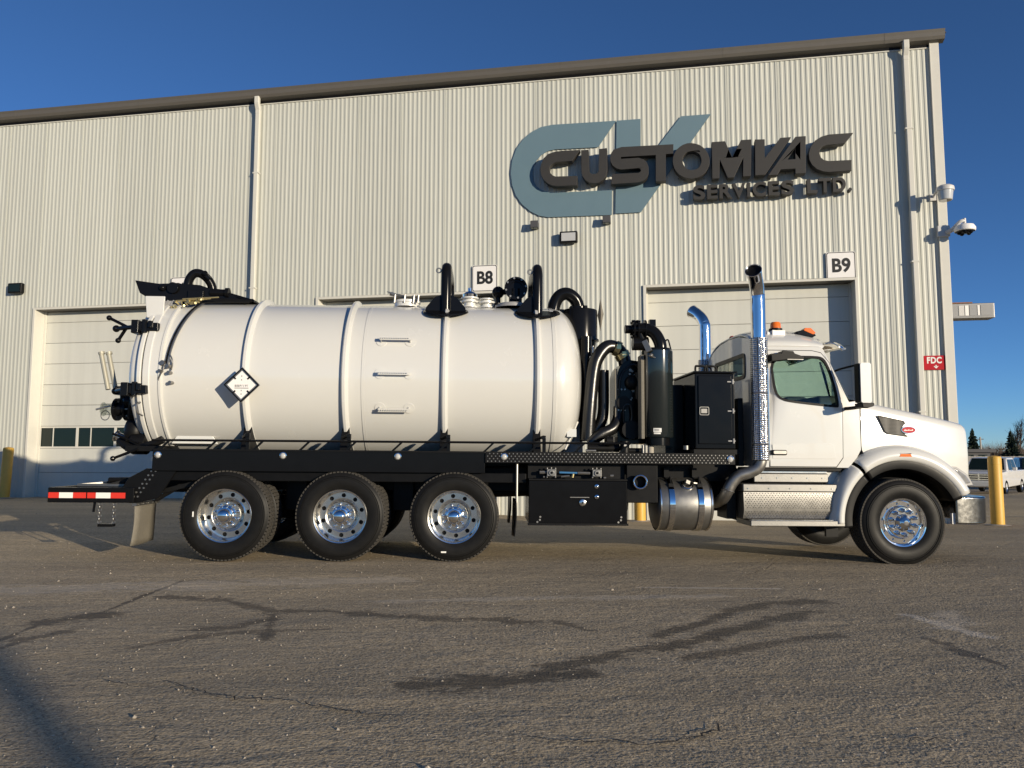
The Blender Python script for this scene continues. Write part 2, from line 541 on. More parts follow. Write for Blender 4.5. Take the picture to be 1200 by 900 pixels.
    def sphere(s, c, r, n=12, m_=8, sc=(1, 1, 1)):
        c = Vector(c)
        vs_, fs_ = [], []
        for i in range(m_ + 1):
            th = PI * i / m_
            for k in range(n):
                a = 2 * PI * k / n
                vs_.append((c.x + r * sc[0] * math.sin(th) * math.cos(a), c.y + r * sc[1] * math.sin(th) * math.sin(a), c.z + r * sc[2] * math.cos(th)))
        for i in range(m_):
            for k in range(n):
                j = (k + 1) % n
                fs_.append((i * n + k, i * n + j, (i + 1) * n + j, (i + 1) * n + k))
        return s.add(vs_, fs_)

    def grid(s, rows):
        n = len(rows[0])
        vs_ = [p for r_ in rows for p in r_]
        fs_ = [(i * n + k, i * n + k + 1, (i + 1) * n + k + 1, (i + 1) * n + k) for i in range(len(rows) - 1) for k in range(n - 1)]
        return s.add(vs_, fs_)

    def map(s, fn):
        s.v = [tuple(fn(*p)) for p in s.v]
        return s

    def mesh(s, name, m, smooth=32):
        me = bpy.data.meshes.new(name)
        me.from_pydata(s.v, [], s.f)
        bm = bmesh.new()
        bm.from_mesh(me)
        bmesh.ops.remove_doubles(bm, verts=bm.verts, dist=1e-5)
        bmesh.ops.recalc_face_normals(bm, faces=bm.faces)
        bm.to_mesh(me)
        bm.free()
        me.materials.append(m)
        if smooth:
            me.shade_smooth()
            me.set_sharp_from_angle(angle=R(smooth))
        return me

    def build(s, name, m, parent=None, bevel=0.0, smooth=32, seg=2, solid=0.0):
        o_ = bpy.data.objects.new(name, s.mesh(name, m, smooth))
        COL.objects.link(o_)
        if parent is not None:
            o_.parent = parent
        if solid:
            md = o_.modifiers.new('thickness', 'SOLIDIFY')
            md.thickness = solid
            md.offset = 0
        if bevel:
            md = o_.modifiers.new('bevel', 'BEVEL')
            md.width = bevel
            md.segments = seg
            md.limit_method = 'ANGLE'
            md.angle_limit = R(40)
            md.harden_normals = True
        return o_


def thing(name, label, cat, loc=(0, 0, 0), rotz=0.0, group=None):
    o_ = bpy.data.objects.new(name, None)
    o_.empty_display_size = 0.2
    COL.objects.link(o_)
    o_.location = loc
    o_.rotation_euler = (0, 0, rotz)
    o_['label'] = label
    o_['category'] = cat
    if group:
        o_['group'] = group
    return o_


def tag(o_, label, cat, group=None):
    o_['label'] = label
    o_['category'] = cat
    if group:
        o_['group'] = group
    return o_


def structure(o_):
    o_['kind'] = 'structure'
    return o_


def copy_part(src, parent, loc=None, mtx=None):
    c = src.copy()
    COL.objects.link(c)
    c.parent = parent
    if loc is not None:
        c.location = loc
    for ch in src.children:
        d = ch.copy()
        COL.objects.link(d)
        d.parent = c
    return c


def lettering(txt, size, m, parent, loc, rot=(R(90), 0, 0), depth=0.002, bold=0.0, xs=1.0, name='lettering', align='CENTER', space=1.0):
    cu = bpy.data.curves.new(name, 'FONT')
    cu.body = txt
    cu.size = size
    cu.extrude = depth
    cu.offset = bold
    cu.space_character = space
    cu.align_x = align
    cu.align_y = 'CENTER' if align == 'CENTER' else 'BOTTOM_BASELINE'
    cu.resolution_u = 6
    t = bpy.data.objects.new(name, cu)
    COL.objects.link(t)
    bpy.context.view_layer.update()
    me = bpy.data.meshes.new_from_object(t)
    bpy.data.objects.remove(t)
    o_ = bpy.data.objects.new(name, me)
    me.materials.clear()
    me.materials.append(m)
    COL.objects.link(o_)
    o_.parent = parent
    o_.location = loc
    o_.rotation_euler = rot
    o_.scale = (xs, 1, 1)
    return o_


def S(t):
    t = max(0.0, min(1.0, t))
    return t * t * (3 - 2 * t)


def gz(x, y):
    z = -0.065 * S((x + 2.0) / 6.9)
    k = S((x + 9.0) / 11.0)
    z -= k * 0.036 * max(0.0, min(y - 9.8, 9.0))
    z -= S((x - 4) / 8) * 0.0215 * max(0.0, min(y - 18.5, 25.0))
    return z

# ------------------------------------------------------------------ ground
def axis(near, far, step, lim):
    a = [near + i * step for i in range(int((far - near) / step) + 1)]
    x = far
    st = step
    while x < lim:
        st *= 1.5
        x += st
        a.append(x)
    x = near
    st = step
    while x > -lim:
        st *= 1.5
        x -= st
        a.insert(0, x)
    return a


gx = axis(-16, 16, 0.8, 1500)
gy = axis(-4, 50, 0.8, 1500)
g = MB()
g.grid([[(x, y, gz(x, y) + (0.010 * noise.noise(Vector((x * 0.4, y * 0.4, 0))) if abs(x) < 12 and y < 8.4 else 0)) for x in gx] for y in gy])
ground = structure(g.build('asphalt_yard', ASPHALT, smooth=180))

# loose pale gravel lying on the yard
gr = MB()
rg = random.Random(3)
for i in range(11000):
    y = 2.6 + 14 * rg.random() ** 1.6
    x = (rg.random() * 2 - 1) * (0.75 * y + 0.6)
    if rg.random() > 0.35 + 0.65 * S((2 - x) / 8):
        continue
    r = 0.0018 + 0.0062 * rg.random() ** 3
    if rg.random() < 0.006:
        r = 0.010 + 0.007 * rg.random()
    z = gz(x, y) + r * 0.45
    a = rg.random() * PI
    ca, sa = math.cos(a) * r, math.sin(a) * r
    k = 0.6 + rg.random() * 0.8
    gr.add([(x + ca, y + sa, z), (x - sa * k, y + ca * k, z), (x - ca, y - sa, z), (x + sa * k, y - ca * k, z), (x + ca * .2, y, z + r * 0.8), (x, y, z - r * 0.7)],
           [(0, 1, 4), (1, 2, 4), (2, 3, 4), (3, 0, 4), (1, 0, 5), (2, 1, 5), (3, 2, 5), (0, 3, 5)])
PEB = mat('pale_gravel', (0.40, 0.35, 0.28), 0.8, var=0.3, vscale=30)
go = gr.build('loose_gravel', PEB, smooth=0)
go['kind'] = 'stuff'

# faded white parking line and scuffed strips on the yard
def strip(name, pts, wd, m, dz=0.006):
    b = MB()
    rows = []
    for i, (x, y) in enumerate(pts):
        p = Vector(pts[min(i + 1, len(pts) - 1)]) - Vector(pts[max(i - 1, 0)])
        nx, ny = -p.y / p.length * wd / 2, p.x / p.length * wd / 2
        rows.append([(x + nx, y + ny, gz(x + nx, y + ny) + dz), (x - nx, y - ny, gz(x - nx, y - ny) + dz)])
    b.grid(rows)
    return structure(b.build(name, m, smooth=180))


CRACKS = [[(-2.42, 4.45), (-2.1, 4.28), (-1.89, 4.33), (-1.56, 4.11), (-1.27, 4.04), (-1.04, 3.99), (-0.85, 3.89), (-0.66, 3.82), (-0.44, 3.82)], [(-1.72, 4.11), (-1.56, 4.09), (-1.41, 4.06)], [(0.0, 3.62), (0.12, 3.54), (0.25, 3.5), (0.48, 3.52), (0.72, 3.5), (0.86, 3.6), (0.99, 3.73), (1.14, 3.74)], [(1.42, 4.08), (1.51, 3.98), (1.59, 3.89)], [(1.63, 3.54), (1.83, 3.6), (2.08, 3.62)], [(0.86, 3.68), (0.76, 3.52), (0.57, 3.5)], [(-0.02, 3.44), (-0.04, 3.31), (-0.01, 3.22)], [(2.44, 8.17), (2.97, 8.95), (3.5, 9.89)]]
CRACKM = mat('crack_dirt', (0.02, 0.017, 0.014), 0.95)
rc = random.Random(21)


def crack(pts, wmax):
    P_ = []
    for (a, b_) in zip(pts[:-1], pts[1:]):
        n_ = max(3, int(math.dist(a, b_) / 0.035))
        for i in range(n_):
            t_ = i / n_
            P_.append((a[0] + (b_[0] - a[0]) * t_ + rc.gauss(0, 0.012), a[1] + (b_[1] - a[1]) * t_ + rc.gauss(0, 0.016)))
    b = MB()
    rows = []
    for i, p in enumerate(P_[1:-1]):
        d_ = Vector(P_[i + 2]) - Vector(P_[i])
        nx, ny = -d_.y / (d_.length + 1e-6), d_.x / (d_.length + 1e-6)
        wd_ = wmax * (0.25 + 0.75 * abs(noise.noise(Vector((p[0] * 5, p[1] * 5, 3)))) * 1.6) * min(1, i / 6 + .15, (len(P_) - i) / 8 + .1)
        rows.append([(p[0] + nx * wd_, p[1] + ny * wd_, gz(p[0], p[1]) + 0.0165), (p[0] - nx * wd_, p[1] - ny * wd_, gz(p[0], p[1]) + 0.0165)])
    b.grid(rows)
    structure(b.build('asphalt_crack', CRACKM, smooth=0))


for c_ in CRACKS:
    crack(c_, 0.0075)
WORNLINE = mat('worn_white_line', (0.40, 0.37, 0.31), 0.8, var=0.35, vscale=9)
strip('parking_line', [(11.6 + i * 0.8, 20.6 + 0.02 * i) for i in range(40)], 0.13, WORNLINE)

# ------------------------------------------------------------------ building
BA = math.atan(890.0 / (math.cos(math.atan(80 / 890)) * 5102.0))     # the wall runs away to the left at about 9.9 degrees
BO = Vector((-13.579, 21.783, 0))


def wall(s, d, z):                      # s metres along the wall, d metres out from it
    return (BO.x + math.cos(BA) * s - math.sin(BA) * d, BO.y - math.sin(BA) * s - math.cos(BA) * d, z)


bld = thing('metal_building', 'large cream ribbed metal shop building with three tall overhead doors behind the tanker truck', 'building', BO, -BA)
DOORS = [(-0.27, 4.66), (8.47, 13.40), (17.21, 22.14)]
DTOP = 5.40
WTOP = 11.12
ZB = -0.75
S0, S1 = -7.6, 24.05
PW = 1.2225
PITCH = PW / 10
RD = 0.011


def ribprofile(a, c):                   # (s, depth) points between a and c
    pts = []
    k0 = int(math.floor((a - 14.417) / PITCH)) - 1
    k1 = int(math.ceil((c - 14.417) / PITCH)) + 1
    raw = []
    for k in range(k0, k1 + 1):
        b0 = 14.417 + k * PITCH
        raw += [(b0 + 0.010, 0), (b0 + 0.052, 0), (b0 + 0.071, -RD), (b0 + 0.1035, -RD)]
    ext = [a] + [p[0] for p in raw if a < p[0] < c] + [c]

    def dep(s_):
        for i in range(len(raw) - 1):
            if raw[i][0] <= s_ <= raw[i + 1][0]:
                t = (s_ - raw[i][0]) / (raw[i + 1][0] - raw[i][0])
                return raw[i][1] * (1 - t) + raw[i + 1][1] * t
        return 0
    return [(s_, dep(s_)) for s_ in ext]


edges = []
k = math.floor((S0 - 14.417) / PW)
while 14.417 + k * PW < S1:
    edges.append(14.417 + k * PW)
    k += 1
edges[0] = max(edges[0], S0)
edges.append(S1)
for a, c in zip(edges[:-1], edges[1:]):
    cuts = [a] + [e for d in DOORS for e in d if a < e < c] + [c]
    b = MB()
    for p, q in zip(cuts[:-1], cuts[1:]):
        m_ = (p + q) / 2
        zb = DTOP + 0.03 if any(d0 < m_ < d1 for d0, d1 in DOORS) else ZB
        pr = ribprofile(p, q)
        b.grid([[(s_, d_, zb) for s_, d_ in pr], [(s_, d_, WTOP) for s_, d_ in pr]])
        # lapped seam: a thin folded edge at the panel's left side
    b.box(a - 0.005, a + 0.006, -0.014, 0.01, DTOP + 0.04 if any(d0 < a < d1 for d0, d1 in DOORS) else ZB, WTOP)
    b.build('wall_panel', SIDING, bld, smooth=0)

# overhead doors: trim, soffit, sections, window row
def overhead_door(s0, s1):
    z0 = ZB
    RV = 0.36
    t = MB()
    t.box(s0 - 0.075, s0, -0.055, RV + 0.05, z0, DTOP + 0.06)
    t.box(s1, s1 + 0.075, -0.055, RV + 0.05, z0, DTOP + 0.06)
    t.box(s0, s1, -0.055, -0.03, DTOP, DTOP + 0.06)
    fr = t.build('overhead_door', TRIM, bld, bevel=0.006)
    so = MB()
    so.box(s0 + 0.002, s1 - 0.002, -0.028, RV + 0.05, DTOP + 0.002, DTOP + 0.055)
    so.build('head_soffit', FASCIA, fr)
    for xa, xb in ((s0 + 0.002, s0 + 0.05), (s1 - 0.05, s1 - 0.002)):
        MB().box(xa, xb, RV - 0.05, RV, z0, DTOP).build('weather_strip', TRIM, fr)
    zs = [z0, 0.70, 1.395, 2.035, 2.64, 3.25, 3.86, 4.47, 5.08, DTOP - 0.002]
    a, c = s0 + 0.004, s1 - 0.004
    for i, (p, q) in enumerate(zip(zs[:-1], zs[1:])):
        if i == 2:
            n = 4
            wd = (c - a) / n
            f = MB()
            f.box(a, c, RV + 0.006, RV + 0.05, p + 0.004, p + 0.05)
            f.box(a, c, RV + 0.006, RV + 0.05, q - 0.05, q - 0.004)
            for j in range(n + 1):
                x = a + j * wd
                f.box(max(a, x - 0.035), min(c, x + 0.035), RV + 0.006, RV + 0.05, p + 0.05, q - 0.05)
            for j in range(n):
                x = a + (j + 0.36) * wd
                f.box(x - 0.012, x + 0.012, RV + 0.012, RV + 0.04, p + 0.05, q - 0.05)
            f.build('window_frame', TRIM, fr)
            for j in range(n):
                g_ = MB()
                g_.box(a + j * wd + 0.036, a + (j + 1) * wd - 0.036, RV + 0.028, RV + 0.034, p + 0.051, q - 0.051)
                g_.build('window_pane', DARKGLASS, fr)
        else:
            d = MB()
            d.box(a, c, RV + 0.004, RV + 0.05, p + 0.004, q - 0.004)
            d.build('door_section', DOORP, fr, bevel=0.008)
    return fr


for d in DOORS:
    overhead_door(*d)

b = MB()
b.box(-0.04, 30.0, 0, 0, 0, 0)
# side and back walls, roof slab, inner backing
bk = MB()
bk.box(S0, 24.0, 0.47, 0.50, ZB, WTOP)
bk.build('backing_wall', DARKIN, bld)
sd = MB()
pr = []
yy = 0.2
while yy < 30:
    pr += [(24.20, yy), (24.20, yy + 0.07), (24.232, yy + 0.085), (24.232, yy + 0.125)]
    yy += PITCH
sd.grid([[(x, y, ZB) for x, y in pr], [(x, y, WTOP) for x, y in pr]])
sd.build('side_wall', SIDING, bld, smooth=0)
rf = MB()
rf.add([(S0, -0.12, 11.36), (24.42, -0.12, 11.36), (24.42, 15, 12.4), (S0, 15, 12.4), (24.42, 30, 11.36), (S0, 30, 11.36)], [(0, 1, 2, 3), (3, 2, 4, 5)])
rf.build('roof', ROOFD, bld, solid=0.02, smooth=0)
fa = MB()
fa.prism([(-0.2, 11.42), (-0.235, 11.40), (-0.21, 11.33), (-0.21, 11.24), (-0.175, 11.17), (-0.03, 11.13), (-0.03, 11.42)], S0, 24.36, 'yz')
fa.build('eave_gutter', FASCIA, bld, smooth=0)
for s_ in (-1.2, 2.9, 6.9, 11.0, 15.1, 19.2, 23.0):
    gj = MB()
    gj.prism([(-0.203, 11.422), (-0.239, 11.402), (-0.214, 11.33), (-0.214, 11.24), (-0.178, 11.168), (-0.2, 11.30)], s_, s_ + 0.02, 'yz')
    gj.build('gutter_joint', FASCIA, bld, smooth=0)
fs = MB()
fs.box(S0, 24.05, -0.03, 0.0, 11.035, 11.06)
fs.build('eave_flashing', TRIM, bld)
MB().box(S0, 24.05, -0.028, 0.0, 11.062, 11.16).build('eave_shade_strip', BLACKR, bld)  # black strip standing in for the shade under the gutter overhang
ct = MB()
ct.box(24.05, 24.26, -0.06, 0.0, ZB, 11.16)
ct.box(24.235, 24.265, 0.0, 0.2, ZB, 11.16)
ct.build('corner_trim', TRIM, bld, bevel=0.01)
cl_ = MB()
cl_.box(24.048, 24.062, -0.072, -0.058, ZB, 11.16)
cl_.build('corner_bead', TRIM, bld)
for s_, zt in ((6.58, 11.2), (23.48, 11.2)):
    ds = MB()
    ds.box(s_ - 0.065, s_ + 0.065, -0.165, -0.055, -0.5, 10.75)
    d0 = ds.build('downspout', TRIM, bld, bevel=0.018)
    el = MB()
    for p, q in (((s_, -0.11, 10.72), (s_, -0.11, 10.86)), ((s_, -0.10, 10.82), (s_, -0.19, 11.02)), ((s_, -0.185, 10.99), (s_, -0.185, 11.2))):
        el.bar(p, q, 0.134, 0.12, (0, 1, 0))
    el.build('elbow', TRIM, d0, bevel=0.018)
    for z in (2.2, 5.75, 9.0):
        MB().box(s_ - 0.09, s_ + 0.09, -0.172, -0.05, z, z + 0.035).build('pipe_strap', TRIM, d0)

# ------------------------------------------------------------------ wall signs
def onwall(name, label, cat, s_, z, d=0.035, group=None):
    return thing(name, label, cat, wall(s_, d, z), -BA, group)


LETTERS={
 'C1':[[(15.61, 8.98), (15.17, 8.99), (14.96, 8.98), (14.78, 8.93), (14.66, 8.82), (14.59, 8.66), (14.57, 8.53), (14.59, 8.39), (14.65, 8.26), (14.76, 8.15), (14.89, 8.08), (15.05, 8.06), (15.52, 8.05), (15.53, 8.30), (14.97, 8.32), (14.89, 8.36), (14.83, 8.43), (14.81, 8.52), (14.83, 8.60), (14.90, 8.67), (14.99, 8.70), (15.4, 8.70)]],
 'U':[[(15.63, 8.97), (15.82, 8.97), (15.83, 8.44), (15.85, 8.36), (15.91, 8.33), (15.97, 8.32), (16.03, 8.34), (16.07, 8.40), (16.09, 8.97), (16.29, 8.98), (16.29, 8.41), (16.26, 8.27), (16.19, 8.16), (16.09, 8.09), (15.96, 8.07), (15.82, 8.10), (15.72, 8.18), (15.65, 8.29), (15.63, 8.42)]],
 'ST':[[(16.65, 8.98), (17.94, 8.96), (17.93, 8.72), (17.75, 8.72), (17.74, 8.03), (17.49, 8.03), (17.50, 8.71), (16.63, 8.72), (16.63, 8.67), (17.07, 8.67), (17.20, 8.62), (17.28, 8.53), (17.32, 8.41), (17.32, 8.27), (17.28, 8.15), (17.20, 8.07), (17.06, 8.03), (16.38, 8.03), (16.41, 8.29), (17.07, 8.28), (17.11, 8.30), (17.13, 8.34), (17.11, 8.38), (17.07, 8.40), (16.64, 8.39), (16.52, 8.43), (16.42, 8.51), (16.37, 8.62), (16.36, 8.73), (16.39, 8.84), (16.46, 8.93)]],
 'O':[[(18.81, 8.47), (18.80, 8.37), (18.76, 8.27), (18.71, 8.19), (18.63, 8.12), (18.55, 8.07), (18.45, 8.05), (18.35, 8.04), (18.25, 8.06), (18.16, 8.10), (18.07, 8.16), (18.00, 8.24), (17.95, 8.33), (17.92, 8.43), (17.91, 8.53), (17.92, 8.63), (17.96, 8.73), (18.01, 8.81), (18.09, 8.88), (18.17, 8.93), (18.27, 8.96), (18.37, 8.96), (18.47, 8.94), (18.57, 8.90), (18.65, 8.84), (18.72, 8.76), (18.77, 8.67), (18.80, 8.57)], [(18.61, 8.49), (18.60, 8.42), (18.57, 8.36), (18.53, 8.31), (18.47, 8.28), (18.41, 8.27), (18.34, 8.27), (18.28, 8.29), (18.23, 8.33), (18.19, 8.39), (18.16, 8.45), (18.15, 8.52), (18.16, 8.59), (18.19, 8.65), (18.23, 8.70), (18.29, 8.74), (18.35, 8.75), (18.42, 8.75), (18.48, 8.72), (18.54, 8.68), (18.58, 8.63), (18.60, 8.56)]],
 'M':[[(18.87, 8.95), (19.19, 8.95), (19.35, 8.53), (19.57, 8.95), (19.82, 8.95), (19.78, 8.02), (19.59, 8.02), (19.61, 8.49), (19.38, 8.01), (19.23, 8.01), (19.05, 8.49), (19.03, 8.01), (18.86, 8.01)]],
 'V':[[(19.90, 8.94), (20.13, 8.93), (20.12, 8.46), (20.5, 8.94), (20.75, 8.94), (20.12, 8.03), (19.88, 8.03)]],
 'A':[[(20.85, 8.94), (21.09, 8.94), (21.06, 8.01), (20.82, 8.01), (20.82, 8.14), (20.48, 8.14), (20.40, 8.01), (20.18, 8.01)], [(20.83, 8.66), (20.83, 8.38), (20.65, 8.38)]],
 'C2':[[(22.18, 8.94), (21.62, 8.94), (21.45, 8.90), (21.30, 8.81), (21.19, 8.66), (21.14, 8.5), (21.15, 8.34), (21.21, 8.20), (21.31, 8.10), (21.45, 8.03), (21.61, 8.00), (22.10, 8.01), (22.12, 8.27), (21.60, 8.28), (21.49, 8.31), (21.42, 8.38), (21.39, 8.48), (21.40, 8.57), (21.45, 8.64), (21.56, 8.68), (21.97, 8.69)]],
}
LOGO_C= [(16.52, 9.79), (16.05, 9.12), (14.95, 9.14), (14.75, 9.11), (14.57, 9.01), (14.44, 8.87), (14.36, 8.71), (14.34, 8.55), (14.36, 8.35), (14.44, 8.18), (14.59, 8.06), (14.82, 7.98), (16.39, 7.96), (16.38, 7.31), (14.74, 7.34), (14.51, 7.39), (14.28, 7.52), (14.06, 7.72), (13.90, 7.96), (13.80, 8.24), (13.76, 8.59), (13.80, 8.93), (13.92, 9.25), (14.10, 9.49), (14.32, 9.66), (14.56, 9.77), (14.87, 9.81)]
LOGO_V= [(16.53, 9.79), (17.14, 9.79), (17.12, 8.47), (18.15, 9.78), (18.89, 9.78), (17.11, 7.34), (16.47, 7.34)]

sg = onwall('wall_sign', 'big charcoal raised block letters across the blue logo high on the wall', 'sign', 18.4, 8.5, 0)
for ch, loops in LETTERS.items():
    q = MB()
    q.prism([[(x - 18.4, z - 8.5) for x, z in l] for l in loops], -0.30, -0.10)
    lt = q.build('letter', CHAR, sg, bevel=0.008, smooth=30)
    so = MB()
    xs_ = [p[0] for p in loops[0]]
    zs_ = [p[1] for p in loops[0]]
    for fx, fz in ((0.16, 0.12), (0.86, 0.1), (0.16, 0.9)):
        x, z = min(xs_) + (max(xs_) - min(xs_)) * fx - 18.4, min(zs_) + (max(zs_) - min(zs_)) * fz - 8.5
        so.cyl((x, -0.10, z), (x, 0.0, z), 0.012, 8)
    so.build('standoff', STEEL, lt)
sv = onwall('wall_sign', 'smaller charcoal raised lettering reading SERVICES LTD. under the big block letters', 'sign', 18.38, 7.54, 0)
xx = {'S': 0.0}
for i, (ch, x0, wd) in enumerate([('S', 18.395, .295), ('E', 18.735, .255), ('R', 19.03, .30), ('V', 19.335, .32), ('I', 19.69, .075), ('C', 19.82, .32), ('E', 20.195, .255), ('S', 20.49, .30),
                                  ('L', 21.09, .235), ('T', 21.36, .285), ('D', 21.68, .295), ('.', 22.03, .075)]):
    lt = lettering(ch, 0.475, CHAR, sv, (0, 0, 0), depth=0.08, bold=0.016, name='letter', align='LEFT')
    co = [v.co.x for v in lt.data.vertices]
    k = wd / (max(co) - min(co))
    lt.scale = (k, 1, 1)
    lt.location = (x0 - 18.38 - min(co) * k, -0.17, 0.0)
lg = onwall('wall_logo', 'flat slate blue CV monogram on the ribbed wall behind the block letters', 'logo', 16.5, 8.5, 0)
for nm, pl in (('letter', LOGO_C), ('letter', LOGO_V)):
    q = MB()
    q.prism([(x - 16.5, z - 8.5) for x, z in pl], -0.05 if pl is LOGO_C else -0.052, -0.034)
    q.build(nm, LOGOBLUE, lg, smooth=30)


def rrect(x0, x1, z0, z1, r, n=5):
    pts = []
    for cx_, cz_, a0 in ((x1 - r, z1 - r, 0), (x0 + r, z1 - r, 90), (x0 + r, z0 + r, 180), (x1 - r, z0 + r, 270)):
        for i in range(n + 1):
            a = R(a0 + 90 * i / n)
            pts.append((cx_ + r * math.cos(a), cz_ + r * math.sin(a)))
    return pts


def bay_sign(txt, s_, z, label):
    t = onwall('bay_sign', label, 'sign', s_, z, 0.04, 'bay number signs above the overhead doors')
    q = MB()
    q.prism(rrect(-0.335, 0.335, -0.35, 0.35, 0.05), -0.012, 0.0)
    q.build('sign_panel', SIGNW, t)
    q = MB()
    q.prism([rrect(-0.325, 0.325, -0.34, 0.34, 0.05), list(reversed(rrect(-0.308, 0.308, -0.323, 0.323, 0.045)))], -0.0145, -0.0125)
    q.build('border', BLACKT, t)
    lettering(txt, 0.46, BLACKT, t, (0, -0.0145, 0.0), depth=0.0015, bold=0.0145, xs=0.9)
    return t


bay_sign('B7', 4.38, 5.83, 'white B7 bay sign mostly hidden behind the black hatch gear at the truck rear')
bay_sign('B8', 13.07, 5.80, 'white square sign reading B8 above the truck tank')
bay_sign('B9', 21.84, 5.75, 'white square sign reading B9 above the door behind the cab')
t = onwall('fire_sign', 'small red sign with white letters FDC and a down arrow by the corner', 'sign', 23.845, 3.365, 0.04)
q = MB()
q.prism(rrect(-0.26, 0.26, -0.167, 0.167, 0.012), -0.008, 0.0)
q.build('sign_panel', REDS, t)
lettering('FDC', 0.20, WTAPE, t, (-0.035, -0.0105, 0.05), depth=0.0015, bold=0.008, space=1.1, xs=0.8)
q = MB()
q.prism([(-0.012, -0.055), (0.012, -0.055), (0.012, -0.098), (0.04, -0.075), (0.05, -0.09), (0.0, -0.14), (-0.05, -0.09), (-0.04, -0.075), (-0.012, -0.098)], -0.0115, -0.009)
q.build('arrow', WTAPE, t)

# ------------------------------------------------------------------ lamps and cameras on the wall
for s_, z, lab in ((14.40, 7.14, 'small dark spotlight under the left foot of the blue logo'), (16.25, 7.17, 'small dark spotlight right under the gap of the blue logo')):
    t = onwall('sign_spotlight', lab, 'spotlight', s_, z, 0.0, 'small spotlights under the logo')
    q = MB()
    q.add([(-0.1, -0.24, -0.10), (0.1, -0.24, -0.10), (0.1, -0.02, -0.10), (-0.1, -0.02, -0.10), (-0.1, -0.2, 0.09), (0.1, -0.2, 0.09), (0.1, -0.02, 0.05), (-0.1, -0.02, 0.05)],
          [(0, 3, 2, 1), (4, 5, 6, 7), (0, 1, 5, 4), (1, 2, 6, 5), (2, 3, 7, 6), (3, 0, 4, 7)])
    q.build('housing', ROOFD, t, bevel=0.012)
    q = MB()
    q.cyl((0, -0.03, -0.02), (0, 0.03, -0.02), 0.03, 10)
    q.build('bracket', BLACKR, t)
    q = MB()
    q.box(-0.085, 0.085, -0.225, -0.04, -0.106, -0.101)
    q.build('lens', DARKGLASS, t)


def flood(s_, z, lab, dark):
    t = onwall('flood_light', lab, 'floodlight', s_, z, 0.0)
    q = MB()
    q.box(-0.05, 0.05, -0.06, 0.03, -0.05, 0.05)
    q.build('bracket', BLACKR, t)
    q = MB()
    q.box(-0.23, 0.23, -0.20, -0.06, -0.15, 0.15)
    q.build('housing', BLACKR, t, bevel=0.03)
    q = MB()
    q.box(-0.18, 0.18, -0.206, -0.2, -0.105, 0.105)
    q.build('lens', DARKGLASS if dark else LENS, t, bevel=0.002)
    return t


flood(15.28, 6.755, 'black framed floodlight with a pale lens below the blue logo', False)
flood(-0.87, 6.04, 'black floodlight with a dark lens on the far left of the wall', True)

t = onwall('corner_lamp', 'silver bell shaped lamp on a bracket arm near the top of the building corner', 'lamp', 24.07, 7.26, 0.0)
q = MB()
q.lathe([(0.19, 0.04), (0.18, 0.13), (0.14, 0.185), (0.09, 0.195), (0.05, 0.19), (0.045, 0.175)], (0, -0.5, 0), (0, 0, 1), 24)
q.build('cap', GREYW := mat('pale_grey_casting', (0.55, 0.54, 0.52), 0.45), t)
q = MB()
q.lathe([(0.045, 0.17), (-0.16, 0.145), (-0.175, 0.13), (-0.175, 0.0)], (0, -0.5, 0), (0, 0, 1), 24)
q.build('refractor', LENS, t)
q = MB()
q.tube([(-0.1, -0.03, 0.06), (-0.09, -0.2, 0.12), (-0.03, -0.36, 0.12)], 0.03, 8)
q.box(-0.17, -0.03, -0.06, 0.0, -0.02, 0.14)
q.build('arm', GREYW, t)

t = onwall('security_camera', 'white dome security camera with dark lenses hanging off the corner arm', 'camera', 24.40, 6.42, 0.0)
q = MB()
q.box(-0.40, -0.12, -0.12, -0.061, -0.08, 0.19)
q.build('wall_box', GREYW, t, bevel=0.02)
q = MB()
q.tube([(-0.2, -0.11, 0.02), (-0.1, -0.22, 0.06), (0.02, -0.33, 0.20), (0.11, -0.33, 0.21)], lambda u: 0.06 - 0.025 * u, 10)
q.cyl((0.11, -0.33, 0.14), (0.11, -0.33, 0.27), 0.035, 12)
q.build('arm', GREYW, t)
q = MB()
q.lathe([(0.14, 0.0), (0.14, 0.07), (0.10, 0.19), (0.04, 0.225), (-0.02, 0.225), (-0.04, 0.21)], (0.11, -0.33, 0.0), (0, 0, 1), 26)
q.build('dome_housing', SIGNW, t)
q = MB()
for k in range(5):
    a = PI * k / 2.5 + 0.5
    q.sphere((0.11 + 0.12 * math.cos(a), -0.33 + 0.12 * math.sin(a), -0.06), 0.055, 10, 8)
q.lathe([(-0.035, 0.2), (-0.075, 0.14), (-0.08, 0.0)], (0.11, -0.33, 0.0), (0, 0, 1), 20)
q.build('camera_lens', BLACK, t)

# wall pack standing out from the side wall of the building
t = onwall('wall_pack_light', 'long grey rusty topped light box jutting out past the building corner', 'light', 24.27, 4.72, -1.0)
q = MB()
q.box(-0.06, 1.27, -0.16, 0.22, -0.185, 0.185)
q.build('housing', STEEL, t, bevel=0.015)
q = MB()
q.box(-0.02, 0.78, -0.165, 0.18, 0.187, 0.215)
q.build('top_plate', RUSTY, t)
q = MB()
q.box(0.30, 1.22, -0.172, -0.162, -0.15, 0.15)
q.build('face_panel', GREYP, t)
for x0, x1, m_ in ((0.46, 0.58, GREYW), (0.60, 0.68, SIGNW), (0.70, 0.86, GREYP), (0.88, 0.93, SIGNW), (0.95, 1.16, GREYP)):
    q = MB()
    q.box(x0, x1, -0.182, -0.173, -0.12, 0.13)
    q.build('reflector_fin', m_, t)

